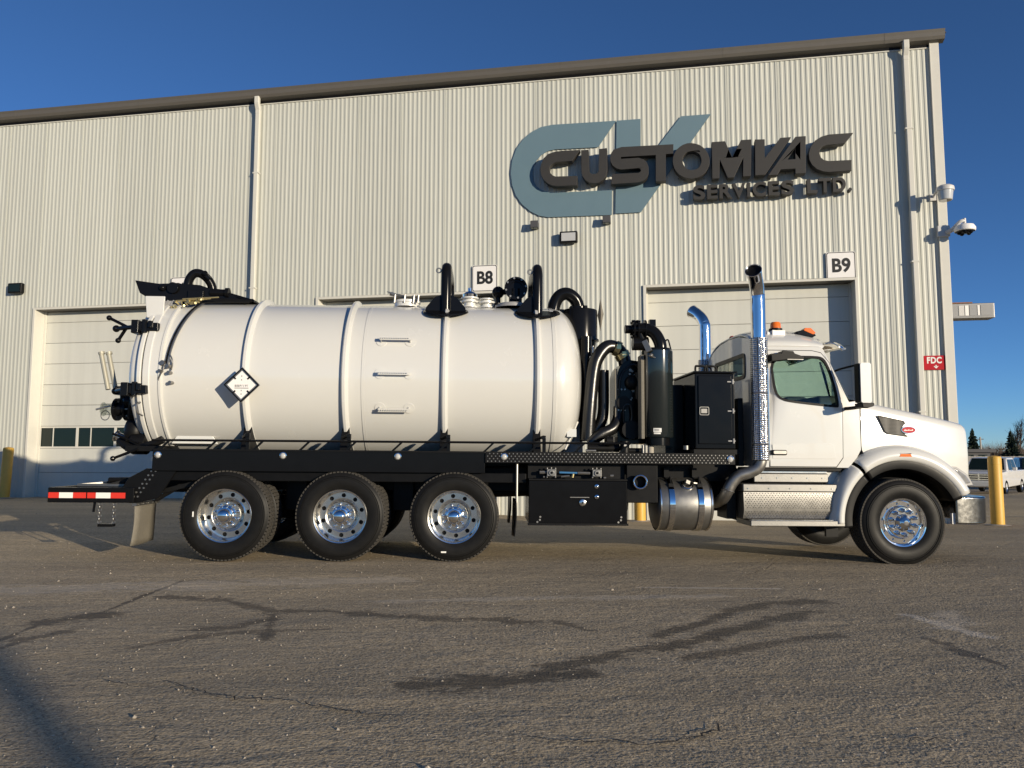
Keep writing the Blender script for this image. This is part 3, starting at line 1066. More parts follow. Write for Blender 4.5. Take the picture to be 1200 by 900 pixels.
# ------------------------------------------------------------------ bollards
def bollard(x, y, h, lab, lean=0.0):
    t = thing('bollard', lab, 'bollard', (x, y, gz(x, y) - 0.02), 0, 'yellow steel bollards guarding the door openings')
    q = MB()
    q.lathe([(0, 0.135), (h - 0.05, 0.135), (h - 0.015, 0.12), (h, 0.07), (h + 0.01, 0.0)], (0, 0, 0), (lean, 0, 1), 24)
    q.build('post', YEL, t)
    q = MB()
    q.lathe([(0.03, 0.26), (0.035, 0.2), (0.05, 0.14)], (0, 0, 0), (0, 0, 1), 14)
    q.build('footing', CONC, t)
    q = MB()
    q.lathe([(h - 0.19, 0.1365), (h - 0.18, 0.1375), (h - 0.17, 0.1365)], (0, 0, 0), (lean, 0, 1), 24)
    q.build('weld_bead', YEL, t)


bollard(10.68, 16.9, 1.54, 'tall yellow bollard standing right in front of the truck bumper')
bollard(-14.15, 21.35, 1.44, 'yellow bollard leaning a little at the far left beside the overhead door', 0.035)
wx, wy, _ = wall(16.98, 0.55, 0)
bollard(wx, wy, 1.45, 'yellow bollard glimpsed under the truck between the tool box and the fuel tank')
wx, wy, _ = wall(22.5, 0.55, 0)
bollard(wx, wy, 1.45, 'yellow bollard behind the truck cab mostly hidden by its steps')

# ------------------------------------------------------------------ far yard: cars, fence, trees
def car(name, label, cat, loc, yaw, paint, L_, W_, prof, cabin, belt, wheel_r, axles, front):
    """x forward, y left; prof is the side outline of the body, cabin the outline of the glasshouse"""
    t = thing(name, label, cat, loc, yaw)
    h = W_ / 2
    q = MB()
    q.prism(prof, -h, h)
    q.build('body', paint, t, bevel=0.07, smooth=40, seg=3)
    q = MB()
    q.prism(cabin, -h + 0.03, h - 0.03)
    zt = max(p[1] for p in cabin)
    q.map(lambda x, y, z: (x, y * (1 - 0.17 * max(0, (z - belt) / (zt - belt))), z))
    q.build('roof', paint, t, bevel=0.05, smooth=40)
    # glazing set 4 mm proud of the glasshouse
    cx_ = sum(p[0] for p in cabin) / len(cabin)
    xs_ = [p[0] for p in cabin]
    x0, x1 = min(xs_), max(xs_)
    top = [p[0] for p in cabin if p[1] > zt - 0.12]
    t0, t1 = min(top), max(top)
    zb, zu = belt + 0.05, zt - 0.10

    def tp(x, y, z):
        return (x, y * (1 - 0.17 * max(0, (z - belt) / (zt - belt))), z)
    n = 2
    for sd_ in (-1, 1):
        for j in range(n):
            u0, u1 = j / n + 0.02, (j + 1) / n - 0.02
            lo = lambda u: x0 + 0.16 + (x1 - x0 - 0.5) * u
            up = lambda u: t0 + 0.12 + (t1 - t0 - 0.2) * u
            y = sd_ * (h - 0.03 + 0.006)
            g_ = MB()
            g_.add([tp(lo(u0), y, zb), tp(lo(u1), y, zb), tp(up(u1), y, zu), tp(up(u0), y, zu)], [(0, 1, 2, 3)])
            g_.build('side_window', DARKGLASS, t, solid=0.008, smooth=0)
    wv = [p for p in cabin if p[0] > cx_]
    base = max(wv, key=lambda p: p[0])
    g_ = MB()
    g_.add([tp(base[0] - 0.03, -h + 0.14, belt + 0.06), tp(base[0] - 0.03, h - 0.14, belt + 0.06), tp(t1 + 0.06, h - 0.14, zt - 0.06), tp(t1 + 0.06, -h + 0.14, zt - 0.06)], [(0, 1, 2, 3)])
    g_.map(lambda x, y, z: (x + 0.02, y, z + 0.012))
    g_.build('windscreen', DARKGLASS, t, solid=0.01, smooth=0)
    fx = max(p[0] for p in prof)
    gz0, gz1, gw, hl = front
    g_ = MB()
    g_.box(fx - 0.05, fx + 0.015, -gw, gw, gz0, gz1)
    gr_ = g_.build('grille', BLACKR, t, bevel=0.02)
    g_ = MB()
    for j in range(3):
        z = gz0 + (gz1 - gz0) * (j + 0.5) / 3
        g_.box(fx, fx + 0.03, -gw, gw, z - 0.02, z + 0.02)
    g_.box(fx, fx + 0.03, -0.03, 0.03, gz0, gz1)
    g_.build('grille_bar', CHROME, gr_)
    for sd_ in (-1, 1):
        g_ = MB()
        g_.box(fx - 0.16, fx + 0.012, sd_ * (gw + 0.2) - 0.15, sd_ * (gw + 0.2) + 0.15, gz1 - 0.24, gz1)
        g_.build('headlight', LENS, t, bevel=0.03)
        g_ = MB()
        g_.box(t1 - 0.35, t1 - 0.2, sd_ * (h + 0.14) - 0.1, sd_ * (h + 0.14) + 0.1, belt + 0.02, belt + 0.2)
        g_.build('door_mirror', paint, t, bevel=0.03)
    g_ = MB()
    g_.box(fx - 0.05, fx + 0.09, -h + 0.02, h - 0.02, gz0 - 0.32, gz0 - 0.06)
    g_.build('bumper', CHROME if paint is NAVY else paint, t, bevel=0.04)
    first = None
    for ax in axles:
        for sd_ in (-1, 1):
            if first is None:
                wq = MB()
                wq.lathe([(-0.11, wheel_r * 0.62), (-0.12, wheel_r * 0.9), (-0.09, wheel_r), (0.09, wheel_r), (0.12, wheel_r * 0.9), (0.11, wheel_r * 0.62)], (0, 0, 0), (0, 1, 0), 28, closed=True)
                first = wq.build('wheel', RUBBER, t)
                rq = MB()
                rq.lathe([(-0.10, wheel_r * 0.64), (-0.06, wheel_r * 0.55), (-0.09, wheel_r * 0.2), (-0.09, 0)], (0, 0, 0), (0, 1, 0), 24)
                rq.lathe([(0.10, wheel_r * 0.64), (0.06, wheel_r * 0.55), (0.09, wheel_r * 0.2), (0.09, 0)], (0, 0, 0), (0, 1, 0), 24)
                rq.build('rim', ALU, first)
                wo = first
            else:
                wo = copy_part(first, t)
            wo.location = (ax, sd_ * (h - 0.1), wheel_r)
    return t


pick_prof = [(2.8, 0.45), (2.85, 0.75), (2.8, 1.05), (2.6, 1.16), (1.2, 1.22), (-2.8, 1.22), (-2.85, 0.6), (-2.4, 0.42), (2.3, 0.38)]
pick_cab = [(1.35, 1.2), (0.75, 1.78), (0.5, 1.88), (-0.75, 1.9), (-0.95, 1.84), (-1.1, 1.2)]
car('pickup_truck', 'white pickup truck behind the yellow bollard with its front wheel showing', 'pickup truck', (25.75, 41.0, gz(27, 41) - 0.02), R(226), CARW, 5.7, 2.0, pick_prof, pick_cab, 1.2, 0.38, (1.85, -1.8), (0.75, 1.08, 0.55, 0.2))
suv_prof = [(2.35, 0.4), (2.4, 0.7), (2.3, 0.95), (1.1, 1.06), (-2.35, 1.08), (-2.4, 0.6), (-2.2, 0.38)]
suv_cab = [(1.2, 1.04), (0.35, 1.58), (0.1, 1.64), (-1.7, 1.62), (-2.0, 1.55), (-2.3, 1.06)]
car('parked_car', 'white suv parked behind the dark pickup at the right edge', 'car', (34.4, 50.5, gz(32, 44)), R(200), CARW, 4.8, 1.9, suv_prof, suv_cab, 1.06, 0.35, (1.45, -1.4), (0.62, 0.85, 0.5, 0.2))
car('pickup_truck', 'dark navy pickup truck with a chrome grille cut by the right edge', 'pickup truck', (31.4, 46.0, gz(30, 44)), R(248), NAVY, 5.7, 2.0, pick_prof, pick_cab, 1.2, 0.39, (1.85, -1.8), (0.75, 1.08, 0.6, 0.2))
car('parked_car', 'dark car parked behind the white pickup on the far lot', 'car', (31.0, 56.0, gz(26, 44)), R(180), NAVY, 4.8, 1.9, suv_prof, suv_cab, 1.06, 0.35, (1.45, -1.4), (0.62, 0.85, 0.5, 0.2))

# far fence of vertical boards
ft = thing('fence', 'low weathered board fence along the back of the far parking lot', 'fence', (38, 74, gz(38, 44)))
bd = MB()
bd.box(-0.125, 0.125, -0.02, 0.02, 0, 1.75)
bme = bd.mesh('board', FENCEG, 0)
rf_ = random.Random(5)
for i in range(150):
    o_ = bpy.data.objects.new('board', bme)
    COL.objects.link(o_)
    o_.parent = ft
    o_.location = (-2 + i * 0.27, 0, 0.05 + rf_.random() * 0.06)
for i in range(17):
    q = MB()
    q.box(-2 + i * 2.5 - 0.06, -2 + i * 2.5 + 0.06, 0.03, 0.15, -0.1, 1.8)
    q.build('post', FENCEG, ft)
q = MB()
q.box(-2, 38, 0.021, 0.07, 0.4, 0.5)
q.box(-2, 38, 0.021, 0.07, 1.3, 1.4)
q.build('rail', FENCEG, ft)

hb = thing('low_building', 'low flat dark roofed building far off beyond the parked cars', 'building', (58.5, 96, gz(38, 44)))
q = MB()
q.box(-2, 1.7, 0, 8, 0, 2.2)
wl = q.build('wall', ROOFD, hb)
q = MB()
q.box(-2.3, 2.1, -0.5, 8.4, 2.2, 2.6)
q.build('roof', ROOFD, hb)
for x in (-1.5, 0.2):
    q = MB()
    q.box(x, x + 1.1, -0.03, 0.0, 1.1, 1.9)
    q.build('window', DARKGLASS, hb)

up = thing('utility_pole', 'thin pale utility pole beside the left spruce', 'pole', (73.8, 120, gz(60, 44)))
q = MB()
q.cyl((0, 0, 0), (0, 0, 4.6), 0.16, 8, 0.12)
q.build('pole', CONC, up)
q = MB()
q.box(-0.5, 0.5, -0.06, 0.06, 4.2, 4.32)
q.build('crossarm', BARK, up)


def spruce(seed, h, rad, sparse=1.0):
    rr = random.Random(seed)
    tr = MB()
    tr.cyl((0, 0, 0), (0, 0, h * 0.97), h * 0.018, 7, h * 0.003)
    cr = MB()
    n = int(h * 9)
    for i in range(n):
        u = i / n
        z = h * (0.10 + 0.88 * u)
        rl = rad * (1 - u) ** 0.85 * (0.75 + 0.45 * rr.random()) + 0.06
        for k in range(int((5 + 5 * (1 - u)) * sparse)):
            a = rr.random() * 2 * PI
            ln = rl * (0.7 + 0.4 * rr.random())
            dx, dy = math.cos(a), math.sin(a)
            m_ = 4
            for j in range(m_):
                f0, f1 = j / m_, (j + 1) / m_
                wv = 0.16 * h / 7 * (1 - 0.55 * f0) * (0.7 + 0.6 * rr.random())
                zz0 = z - ln * 0.30 * f0 + ln * 0.10 * f0 * f0
                zz1 = z - ln * 0.30 * f1 + ln * 0.10 * f1 * f1 - 0.04
                p0 = Vector((dx * ln * f0, dy * ln * f0, zz0))
                p1 = Vector((dx * ln * f1, dy * ln * f1, zz1))
                sdv = Vector((-dy, dx, 0)) * wv
                hang = Vector((0, 0, -0.16 * h / 7 * (0.5 + rr.random())))
                cr.add([p0 + sdv + hang * 0.4, p0 - sdv + hang * 0.4, p1 - sdv * 0.6 + hang, p1 + sdv * 0.5 + hang], [(0, 1, 2, 3)])
                cr.add([p0, p1, p1 + hang * 1.4, p0 + hang * 1.3], [(0, 1, 2, 3)])
    return tr, cr


def put_spruce(seed, h, rad, x, y, lab, sparse=1.0):
    t = thing('spruce_tree', lab, 'tree', (x, y, gz(60, 44) - 0.1), random.random() * 6, 'spruces beyond the far parking lot')
    tr, cr = spruce(seed, h, rad, sparse)
    tr.build('trunk', BARK, t)
    cr.build('crown', NEEDLE, t, smooth=0)


put_spruce(1, 6.3, 1.55, 72.6, 120, 'dark spruce just right of the truck hood, behind the low roof')
put_spruce(2, 5.9, 1.75, 78.6, 120, 'broad dark spruce nearer the right edge beside the tall bare tree')
put_spruce(3, 3.9, 1.2, 69.0, 118, 'short dark spruce half hidden behind the truck hood')


def bare_tree(seed, h, spread, levels=4, th=0.02):
    rr = random.Random(seed)
    b_ = MB()
    b_t = MB()

    def grow(p, d, ln, r, lv):
        q_ = p + d * ln
        mid = p + d * ln * 0.5 + Vector((rr.uniform(-1, 1), rr.uniform(-1, 1), 0)) * ln * 0.05
        (b_t if lv == levels else b_).tube([p, mid, q_], lambda u: r * (1 - 0.45 * u), 5 if lv > 1 else 3, 1, False)
        if lv == 0:
            return
        for k in range(rr.choice((3, 4, 4)) if lv < levels else 6):
            a = rr.random() * 2 * PI
            side = Vector((math.cos(a), math.sin(a), 0))
            nd = (d + side * spread * (0.6 + 0.7 * rr.random()) + Vector((0, 0, 0.25))).normalized()
            st = p.lerp(q_, 0.35 + 0.65 * rr.random()) if k else q_
            grow(st, nd, ln * (0.52 + 0.2 * rr.random()), r * 0.5, lv - 1)
    grow(Vector((0, 0, -0.2)), Vector((0, 0, 1)), h * 0.42, h * th, levels)
    return b_t, b_


btree_src = {}
spots = [('tall bare tree with upright limbs at the right edge', 80.3, 121, 8.4, 11, 0.45), ('second slender bare tree right of the broad spruce', 82.3, 124, 7.4, 12, 0.5),
         ('bare bushy tree between the two spruces, nearest the left one', 74.9, 124, 4.0, 13, 0.9), ('rounded bare brown tree in the middle of the hedge row', 76.3, 126, 4.6, 14, 0.85),
         ('low bare brown thicket tree left of the broad spruce', 77.3, 122, 3.6, 15, 0.95), ('slim bare pole-like sapling behind the thicket', 75.7, 128, 5.2, 16, 0.5),
         ('small bare brown tree peeping past the truck hood', 70.8, 126, 3.6, 17, 0.9), ('bare spreading tree beyond the right edge of the lot', 84.5, 122, 5.0, 18, 0.8)]
for lab, x, y, h, sd_, sp in spots:
    t = thing('bare_tree', lab, 'tree', (x, y, gz(60, 44) - 0.1), 0, 'leafless trees beyond the far parking lot')
    bt, bb = bare_tree(sd_, h, sp)
    bt.build('trunk', BARK, t)
    bb.build('branches', BARK, t)
# far-off scrub along the horizon
sc_ = MB()
rr = random.Random(9)
for i in range(7000):
    x = 66 + 60 * rr.random()
    y = 129 + 14 * rr.random()
    hh = (3.0 + 1.8 * noise.noise(Vector((x * 0.25, y * 0.2, 0))) + 0.9 * rr.random())
    z0 = gz(60, 44)
    a = rr.uniform(-0.5, 0.5)
    b0 = hh * rr.random() * 0.6
    sc_.add([(x - 0.03, y, z0 + b0), (x + 0.03, y, z0 + b0), (x + 0.02 + a * hh * .4, y + rr.uniform(-.3, .3), z0 + hh)], [(0, 1, 2)])
    sc_.add([(x - 0.2, y + .2, z0 + b0), (x + 0.15, y - .1, z0 + b0 + .1), (x + a, y, z0 + b0 + 0.35)], [(0, 1, 2)])
so = sc_.build('distant_scrub', BARK, smooth=0)
so['kind'] = 'stuff'

# lamp post behind the photographer; its shadow crosses the lower left of the yard
px_, py_ = -1.76 + 0.67 * 27, 3.22 - 0.742 * 27
lp = thing('lamp_post', 'plain steel yard lamp post standing behind the camera', 'lamp post', (px_, py_, gz(px_, py_)))
q = MB()
q.cyl((0, 0, 0), (0, 0, 9.0), 0.13, 12, 0.09)
q.build('pole', STEEL, lp)
q = MB()
q.box(-0.9, 0.1, -0.15, 0.15, 8.9, 9.05)
q.build('lamp_head', STEEL, lp, bevel=0.03)

# ================================================================== the tanker truck
# local frame: x forward, y away from the camera (0 = near tyre face), z up, origin under the middle rear axle
TRK = thing('vacuum_truck', 'white vacuum tanker truck with black pumps, chrome stacks and polished wheels parked side-on', 'truck', (-2.03, 9.03, 0.0))
TRK.rotation_euler = (0, R(0.5), R(2.2))
YC = 1.25


def P(mb, name, m, parent=TRK, **k):
    return mb.build(name, m, parent, **k)


def box(name, m, x0, x1, y0, y1, z0, z1, parent=TRK, bevel=0.008):
    return MB().box(x0, x1, y0, y1, z0, z1).build(name, m, parent, bevel=bevel)


# ------------------------------------------------------------------ tank
TR, TZ = 1.03, 2.23
prof = [(-2.34, 0.0), (-2.34, TR - 0.01), (-2.33, TR), (0.17, TR), (0.172, TR + 0.006), (2.53, TR + 0.006), (2.532, TR + 0.012), (2.575, TR + 0.012), (2.578, TR + 0.003)]
for i in range(1, 13):
    a = PI / 2 * i / 12
    prof.append((2.58 + 0.39 * math.sin(a) ** 1.0, (TR + 0.003) * (math.cos(a) ** 0.62 if i < 12 else 0)))
tank = P(MB().lathe(prof, (0, YC, TZ), (1, 0, 0), 128), 'tank', WHITE, smooth=25)
for x in (-1.235, -0.035, 1.185, 2.345):
    q = MB()
    hw, hh = 0.03, 0.062
    q.lathe([(-hw - 0.02, TR - 0.004), (-hw, TR + hh * 0.6), (-hw * 0.5, TR + hh), (hw * 0.5, TR + hh), (hw, TR + hh * 0.6), (hw + 0.02, TR - 0.004)], (x, YC, TZ), (1, 0, 0), 128)
    P(q, 'stiffener_ring', WHITE, tank, smooth=50)
q = MB().lathe([(-0.008, TR), (0.0, TR + 0.008), (0.008, TR)], (0.205, YC, TZ), (1, 0, 0), 96)
P(q, 'weld_seam', WHITE, tank)


def tanky(z, off=0.0):
    rr_ = TR + off
    return YC - math.sqrt(max(0.0, rr_ * rr_ - (z - TZ) ** 2))


for z in (2.65, 2.245, 1.83):
    q = MB()
    n_ = Vector((0, tanky(z) - YC, z - TZ)).normalized()
    c0 = Vector((0, tanky(z), z))
    for x in (0.40, 0.755):
        q.cyl(c0 + Vector((x, 0, 0)) - n_ * 0.01, c0 + Vector((x, 0, 0)) + n_ * 0.012, 0.066, 24)
    for x in (0.40, 0.755):
        q.bar(c0 + Vector((x, 0, 0)), c0 + Vector((x, 0, 0)) + n_ * 0.09, 0.035, 0.012, (1, 0, 0))
    o1 = c0 + n_ * 0.085
    q.bar(o1 + Vector((0.385, 0, 0)), o1 + Vector((0.77, 0, 0)), 0.045, 0.012, n_)
    for k in range(13):
        x = 0.405 + k * 0.028
        q.cyl(o1 + Vector((x, -0.018, 0)), o1 + Vector((x, -0.018, 0)) + n_ * 0.014, 0.006, 6)
    P(q, 'ladder_rung', WHITE, tank)
# pad under the tank at the rear
q = MB()
q.prism([(-2.22, 1.37), (-2.14, 1.485), (-1.72, 1.485), (-1.64, 1.37)], 0.56, 0.58)
P(q, 'tank_pad', WHITE, tank, bevel=0.01)

# rear door and flanges
q = MB().lathe([(-2.83, 0), (-2.80, 0.45), (-2.73, 0.80), (-2.64, 0.965), (-2.60, 0.985), (-2.50, 0.985)], (0, YC, TZ), (1, 0, 0), 96)
rdoor = P(q, 'rear_door', WHITE, smooth=40)
for a, b_, r0 in ((-2.53, -2.475, 1.055), (-2.455, -2.37, 1.065)):
    q = MB().lathe([(a, 0.9), (a, r0 - 0.01), (a + 0.01, r0), (b_ - 0.01, r0), (b_, r0 - 0.01), (b_, 0.9)], (0, YC, TZ), (1, 0, 0), 96)
    P(q, 'door_flange', WHITE, rdoor, smooth=35)
q = MB().lathe([(-2.37, TR + 0.02), (-2.25, TR + 0.02), (-2.245, TR + 0.012)], (0, YC, TZ), (1, 0, 0), 96)
P(q, 'end_band', WHITE, tank)
q = MB().lathe([(-2.26, TR), (-2.262, TR + 0.035), (-2.235, TR + 0.035), (-2.23, TR)], (0, YC, TZ), (1, 0, 0), 96)
P(q, 'end_ring', WHITE, tank)
q = MB().lathe([(-2.472, 1.03), (-2.458, 1.03)], (0, YC, TZ), (1, 0, 0), 96)
P(q, 'door_gasket', BLACKR, rdoor)

# door clamps
for z, x0, x1 in ((2.80, -2.64, -2.34), (2.015, -2.66, -2.38)):
    y = tanky(z, 0.035)
    q = MB()
    q.box(x0, x1, y - 0.05, y + 0.02, z - 0.055, z + 0.05)
    q.box(x0 - 0.02, x0 + 0.07, y - 0.07, y + 0.3, z - 0.085, z + 0.08)
    q.cyl((x0 + 0.13, y - 0.03, z - 0.08), (x0 + 0.13, y - 0.03, z + 0.09), 0.035, 10)
    q.cyl((x1 - 0.09, y - 0.055, z - 0.02), (x1 - 0.09, y - 0.055, z + 0.07), 0.03, 10)
    c = P(q, 'door_clamp', BLACK, bevel=0.01)
    if z > 2.5:
        q = MB()
        q.cyl((x0, y, z), (-2.96, y + 0.2, z + 0.005), 0.028, 10)
        for p_ in ((-3.08, y + 0.25, z + 0.15), (-2.93, y + 0.2, z - 0.145)):
            q.cyl((-2.80, y + 0.14, z + 0.02), p_, 0.02, 8)
            q.sphere(p_, 0.034, 10, 8)
        q.sphere((-2.96, y + 0.2, z + 0.005), 0.045, 10, 8)
        P(q, 'clamp_handwheel', BLACK, c)
    else:
        q = MB()
        q.cyl((x0, y, z), (-2.86, y + 0.2, z - 0.01), 0.03, 10)
        q.sphere((-2.86, y + 0.2, z - 0.01), 0.045, 10, 8)
        P(q, 'clamp_screw', BLACK, c)
q = MB()
q.tube([(-2.48, 0.245, 1.86), (-2.50, 0.20, 1.84), (-2.49, 0.20, 1.74), (-2.45, 0.26, 1.70)], 0.012, 6)
P(q, 'grab_handle', STEEL, rdoor)
q = MB()
q.prism([(-2.60, 3.22), (-2.36, 3.22), (-2.37, 2.93), (-2.57, 2.945)], 0.50, 0.53)
P(q, 'hinge_cover', WHITE, rdoor, bevel=0.006)

# rear discharge valve cluster with level tubes
q = MB()
q.cyl((-2.64, 0.8, 1.80), (-3.02, 0.78, 1.80), 0.085, 20)
for x in (-2.72, -2.86, -2.99):
    q.cyl((x, 0.8, 1.80), (x - 0.035, 0.8, 1.80), 0.145, 20)
q.cyl((-2.92, 0.78, 1.80), (-2.92, 0.76, 2.1), 0.05, 14)
q.box(-3.0, -2.86, 0.68, 0.86, 1.98, 2.09)
q.cyl((-2.9, 0.72, 2.03), (-2.66, 0.7, 2.05), 0.035, 12)
q.tube([(-2.76, 0.62, 1.68), (-2.72, 0.58, 1.92), (-2.64, 0.6, 1.96)], 0.04, 10)
q.sphere((-2.83, 0.74, 1.9), 0.09, 14, 10)
vl = P(q, 'discharge_valve', BLACK)
q = MB()
for k in range(8):
    a = k * PI / 4
    for x in (-2.70, -2.84):
        q.cyl((x + 0.012, 0.8 + 0.118 * math.cos(a), 1.8 + 0.118 * math.sin(a)), (x - 0.06, 0.8 + 0.118 * math.cos(a), 1.8 + 0.118 * math.sin(a)), 0.012, 6)
P(q, 'flange_bolts', STEEL, vl)
for k, x in enumerate((-3.30, -3.205)):
    q = MB()
    q.cyl((x, 0.9, 2.52), (x + 0.13, 0.86, 2.06), 0.03, 12)
    q.cyl((x - 0.003, 0.9, 2.55), (x + 0.006, 0.9, 2.52), 0.04, 12)
    P(q, 'level_tube', TUBEM, vl)
q = MB()
q.cyl((-3.02, 0.78, 1.80), (-3.17, 0.78, 1.80), 0.075, 16)
q.cyl((-3.17, 0.78, 1.80), (-3.18, 0.78, 1.80), 0.09, 16)
P(q, 'sight_glass', CLEARG, vl)
q = MB()
q.torus((-3.13, 0.74, 1.72), (0.2, 1, 0), 0.06, 0.006, 20, 6)
q.cyl((-3.05, 0.70, 1.84), (-3.22, 0.68, 1.79), 0.012, 6)
P(q, 'chain_ring', STEEL, vl)
# lower rear pump and hose clutter
q = MB()
q.sphere((-2.72, 0.75, 1.52), 0.2, 18, 12, (0.75, 1, 1.1))
q.cyl((-2.70, 0.6, 1.36), (-2.52, 0.6, 1.36), 0.13, 18)
q.tube([(-2.82, 0.5, 1.40), (-2.62, 0.4, 1.30), (-2.40, 0.4, 1.35), (-2.25, 0.4, 1.42)], 0.05, 10)
q.box(-2.66, -2.2, 0.3, 1.2, 1.27, 1.34)
dp = P(q, 'drain_pump', BLACKR, bevel=0.006)
q = MB()
q.cyl((-2.95, 0.7, 1.46), (-2.80, 0.7, 1.40), 0.055, 14)
q.cyl((-2.96, 0.7, 1.464), (-2.945, 0.7, 1.458), 0.075, 14)
P(q, 'drain_cap', ALU, dp)
q = MB()
q.cyl((-2.82, 0.35, 1.18), (-2.5, 0.3, 1.30), 0.018, 8)
q.sphere((-2.82, 0.35, 1.18), 0.032, 10, 8)
q.cyl((-2.86, 0.4, 1.48), (-2.52, 0.35, 1.37), 0.015, 8)
P(q, 'drain_lever', BLACK, dp)

# placard
pc = (-1.212, 0.045, 2.07)
q = MB()
D_ = 0.215
q.prism([(0, D_), (-D_, 0), (0, -D_), (D_, 0)], -0.008, 0.004)
q.map(lambda x, y, z: (x + pc[0], y + pc[1], z + pc[2]))
pl = P(q, 'placard_holder', STEEL)
q = MB()
I_ = 0.168
q.prism([(0, I_), (-I_, 0), (0, -I_), (I_, 0)], -0.0125, -0.009)
q.map(lambda x, y, z: (x + pc[0], y + pc[1], z + pc[2]))
P(q, 'placard_card', SIGNW, pl)
q = MB()
for a in (45, 135, 225, 315):
    ca, sa = math.cos(R(a)), math.sin(R(a))
    q.bar((pc[0] + ca * 0.145, pc[1] - 0.016, pc[2] + sa * 0.145), (pc[0] + ca * 0.098, pc[1] - 0.016, pc[2] + sa * 0.098), 0.006, 0.018, (0, 0, 1))
for (a, b_) in (((0, D_), (D_, 0)), ((D_, 0), (0, -D_)), ((0, -D_), (-D_, 0)), ((-D_, 0), (0, D_))):
    k = 0.93
    q.bar((pc[0] + a[0] * k, pc[1] - 0.014, pc[2] + a[1] * k), (pc[0] + b_[0] * k, pc[1] - 0.014, pc[2] + b_[1] * k), 0.014, 0.012, (0, 1, 0))
P(q, 'card_clip', BLACKR, pl)
q = MB()
rr = random.Random(2)
for k in range(8):
    x = pc[0] - 0.078 + k * 0.0205
    z = pc[2] - 0.012
    q.box(x, x + 0.005, pc[1] - 0.0145, pc[1] - 0.0128, z - 0.014, z + 0.014)
    q.box(x + 0.0055, x + 0.014, pc[1] - 0.0145, pc[1] - 0.0128, z + rr.choice((-0.014, 0.0, 0.009)), z + rr.choice((0.004, 0.005)) + 0.009)
q.box(pc[0] - 0.08, pc[0] + 0.084, pc[1] - 0.0145, pc[1] - 0.0128, pc[2] - 0.044, pc[2] - 0.034)
for z in (0.105, 0.06, -0.068, -0.11):
    q.box(pc[0] - 0.006, pc[0] + 0.006, pc[1] - 0.0145, pc[1] - 0.0128, pc[2] + z - 0.008, pc[2] + z + 0.008)
P(q, 'card_print', GREYP, pl)
for dz in (-0.12, 0.12):
    q = MB().cyl((pc[0], pc[1] + 0.004, pc[2] + dz), (pc[0], 0.24, pc[2] + dz), 0.012, 8)
    P(q, 'bracket', STEEL, pl)

# air lines running down the rear of the tank
for dx, m_, zt in ((0.0, BLACKR, 2.33), (0.035, STEEL, 2.33)):
    pts = []
    for k in range(9):
        z = 3.2 - (3.2 - zt) * k / 8
        xx_ = -2.02 - 0.10 * math.sin(PI / 2 * k / 8) - 0.06 * k / 8 + dx * (1 - 0.3 * k / 8)
        pts.append((xx_, tanky(min(z, TZ + TR - 0.02), 0.03), z))
    P(MB().tube(pts, 0.012, 6, 3), 'air_line', m_, tank)
q = MB()
for (x, z, r) in ((-2.20, 2.34, .03), (-2.14, 2.30, .025), (-2.23, 2.24, .02), (-2.12, 2.22, .022), (-2.10, 2.10, .022)):
    q.cyl((x, tanky(z, 0.0), z), (x - 0.01, tanky(z, 0.07), z), r, 8)
q.tube([(-2.19, tanky(2.34, .04), 2.33), (-2.2, tanky(2.3, .05), 2.26), (-2.25, tanky(2.2, .03), 2.16), (-2.25, tanky(2.1, .02), 2.1)], 0.011, 6)
q.tube([(-2.14, tanky(2.4, .04), 2.45), (-2.09, tanky(2.3, .05), 2.36), (-2.11, tanky(2.2, .03), 2.25)], 0.010, 6)
P(q, 'line_fitting', STEEL, tank)

# ------------------------------------------------------------------ top of tank: hatch gear at the rear
q = MB()
q.prism([(-2.97, 3.53), (-2.66, 3.49), (-2.42, 3.50), (-2.12, 3.48), (-2.0, 3.44), (-1.86, 3.43), (-1.50, 3.29), (-1.50, 3.25), (-2.0, 3.12), (-2.42, 3.14), (-2.60, 3.24), (-2.80, 3.30), (-2.90, 3.36)], 1.00, 1.05)
q.prism([(-2.97, 3.53), (-2.66, 3.49), (-2.42, 3.50), (-2.12, 3.48), (-2.0, 3.44), (-1.86, 3.43), (-1.50, 3.29), (-1.50, 3.25), (-2.0, 3.12), (-2.42, 3.14), (-2.60, 3.24), (-2.80, 3.30), (-2.90, 3.36)], 1.48, 1.53)
q.box(-2.90, -2.1, 1.05, 1.48, 3.38, 3.44)
q.box(-2.52, -1.55, 1.05, 1.48, 3.24, 3.28)
ht = P(q, 'boom_pedestal', BLACK, bevel=0.008)
q = MB()
q.tube([(-2.32, 1.1, 3.20), (-2.32, 1.1, 3.45), (-2.29, 1.1, 3.59), (-2.215, 1.11, 3.665), (-2.11, 1.14, 3.63), (-2.03, 1.18, 3.52), (-2.0, 1.2, 3.36)], 0.058, 14, 5)
P(q, 'boom_tube', BLACK, ht)
q = MB()
q.cyl((-2.12, 1.08, 3.66), (-2.03, 1.1, 3.58), 0.03, 10)
q.cyl((-2.08, 1.05, 3.66), (-2.08, 1.2, 3.60), 0.035, 10)
q.cyl((-2.46, 0.96, 3.43), (-2.46, 1.6, 3.43), 0.075, 16)
q.sphere((-2.60, 0.99, 3.43), 0.045, 12, 8)
q.cyl((-1.98, 1.02, 3.38), (-1.76, 1.02, 3.38), 0.05, 14)
q.cyl((-1.78, 1.02, 3.38), (-1.73, 1.02, 3.38), 0.07, 14)
q.box(-2.26, -2.06, 0.97, 1.1, 3.27, 3.40)
P(q, 'swivel_joint', BLACK, ht, bevel=0.004)
q = MB()
q.box(-2.58, -2.32, 0.70, 0.78, 3.14, 3.20)
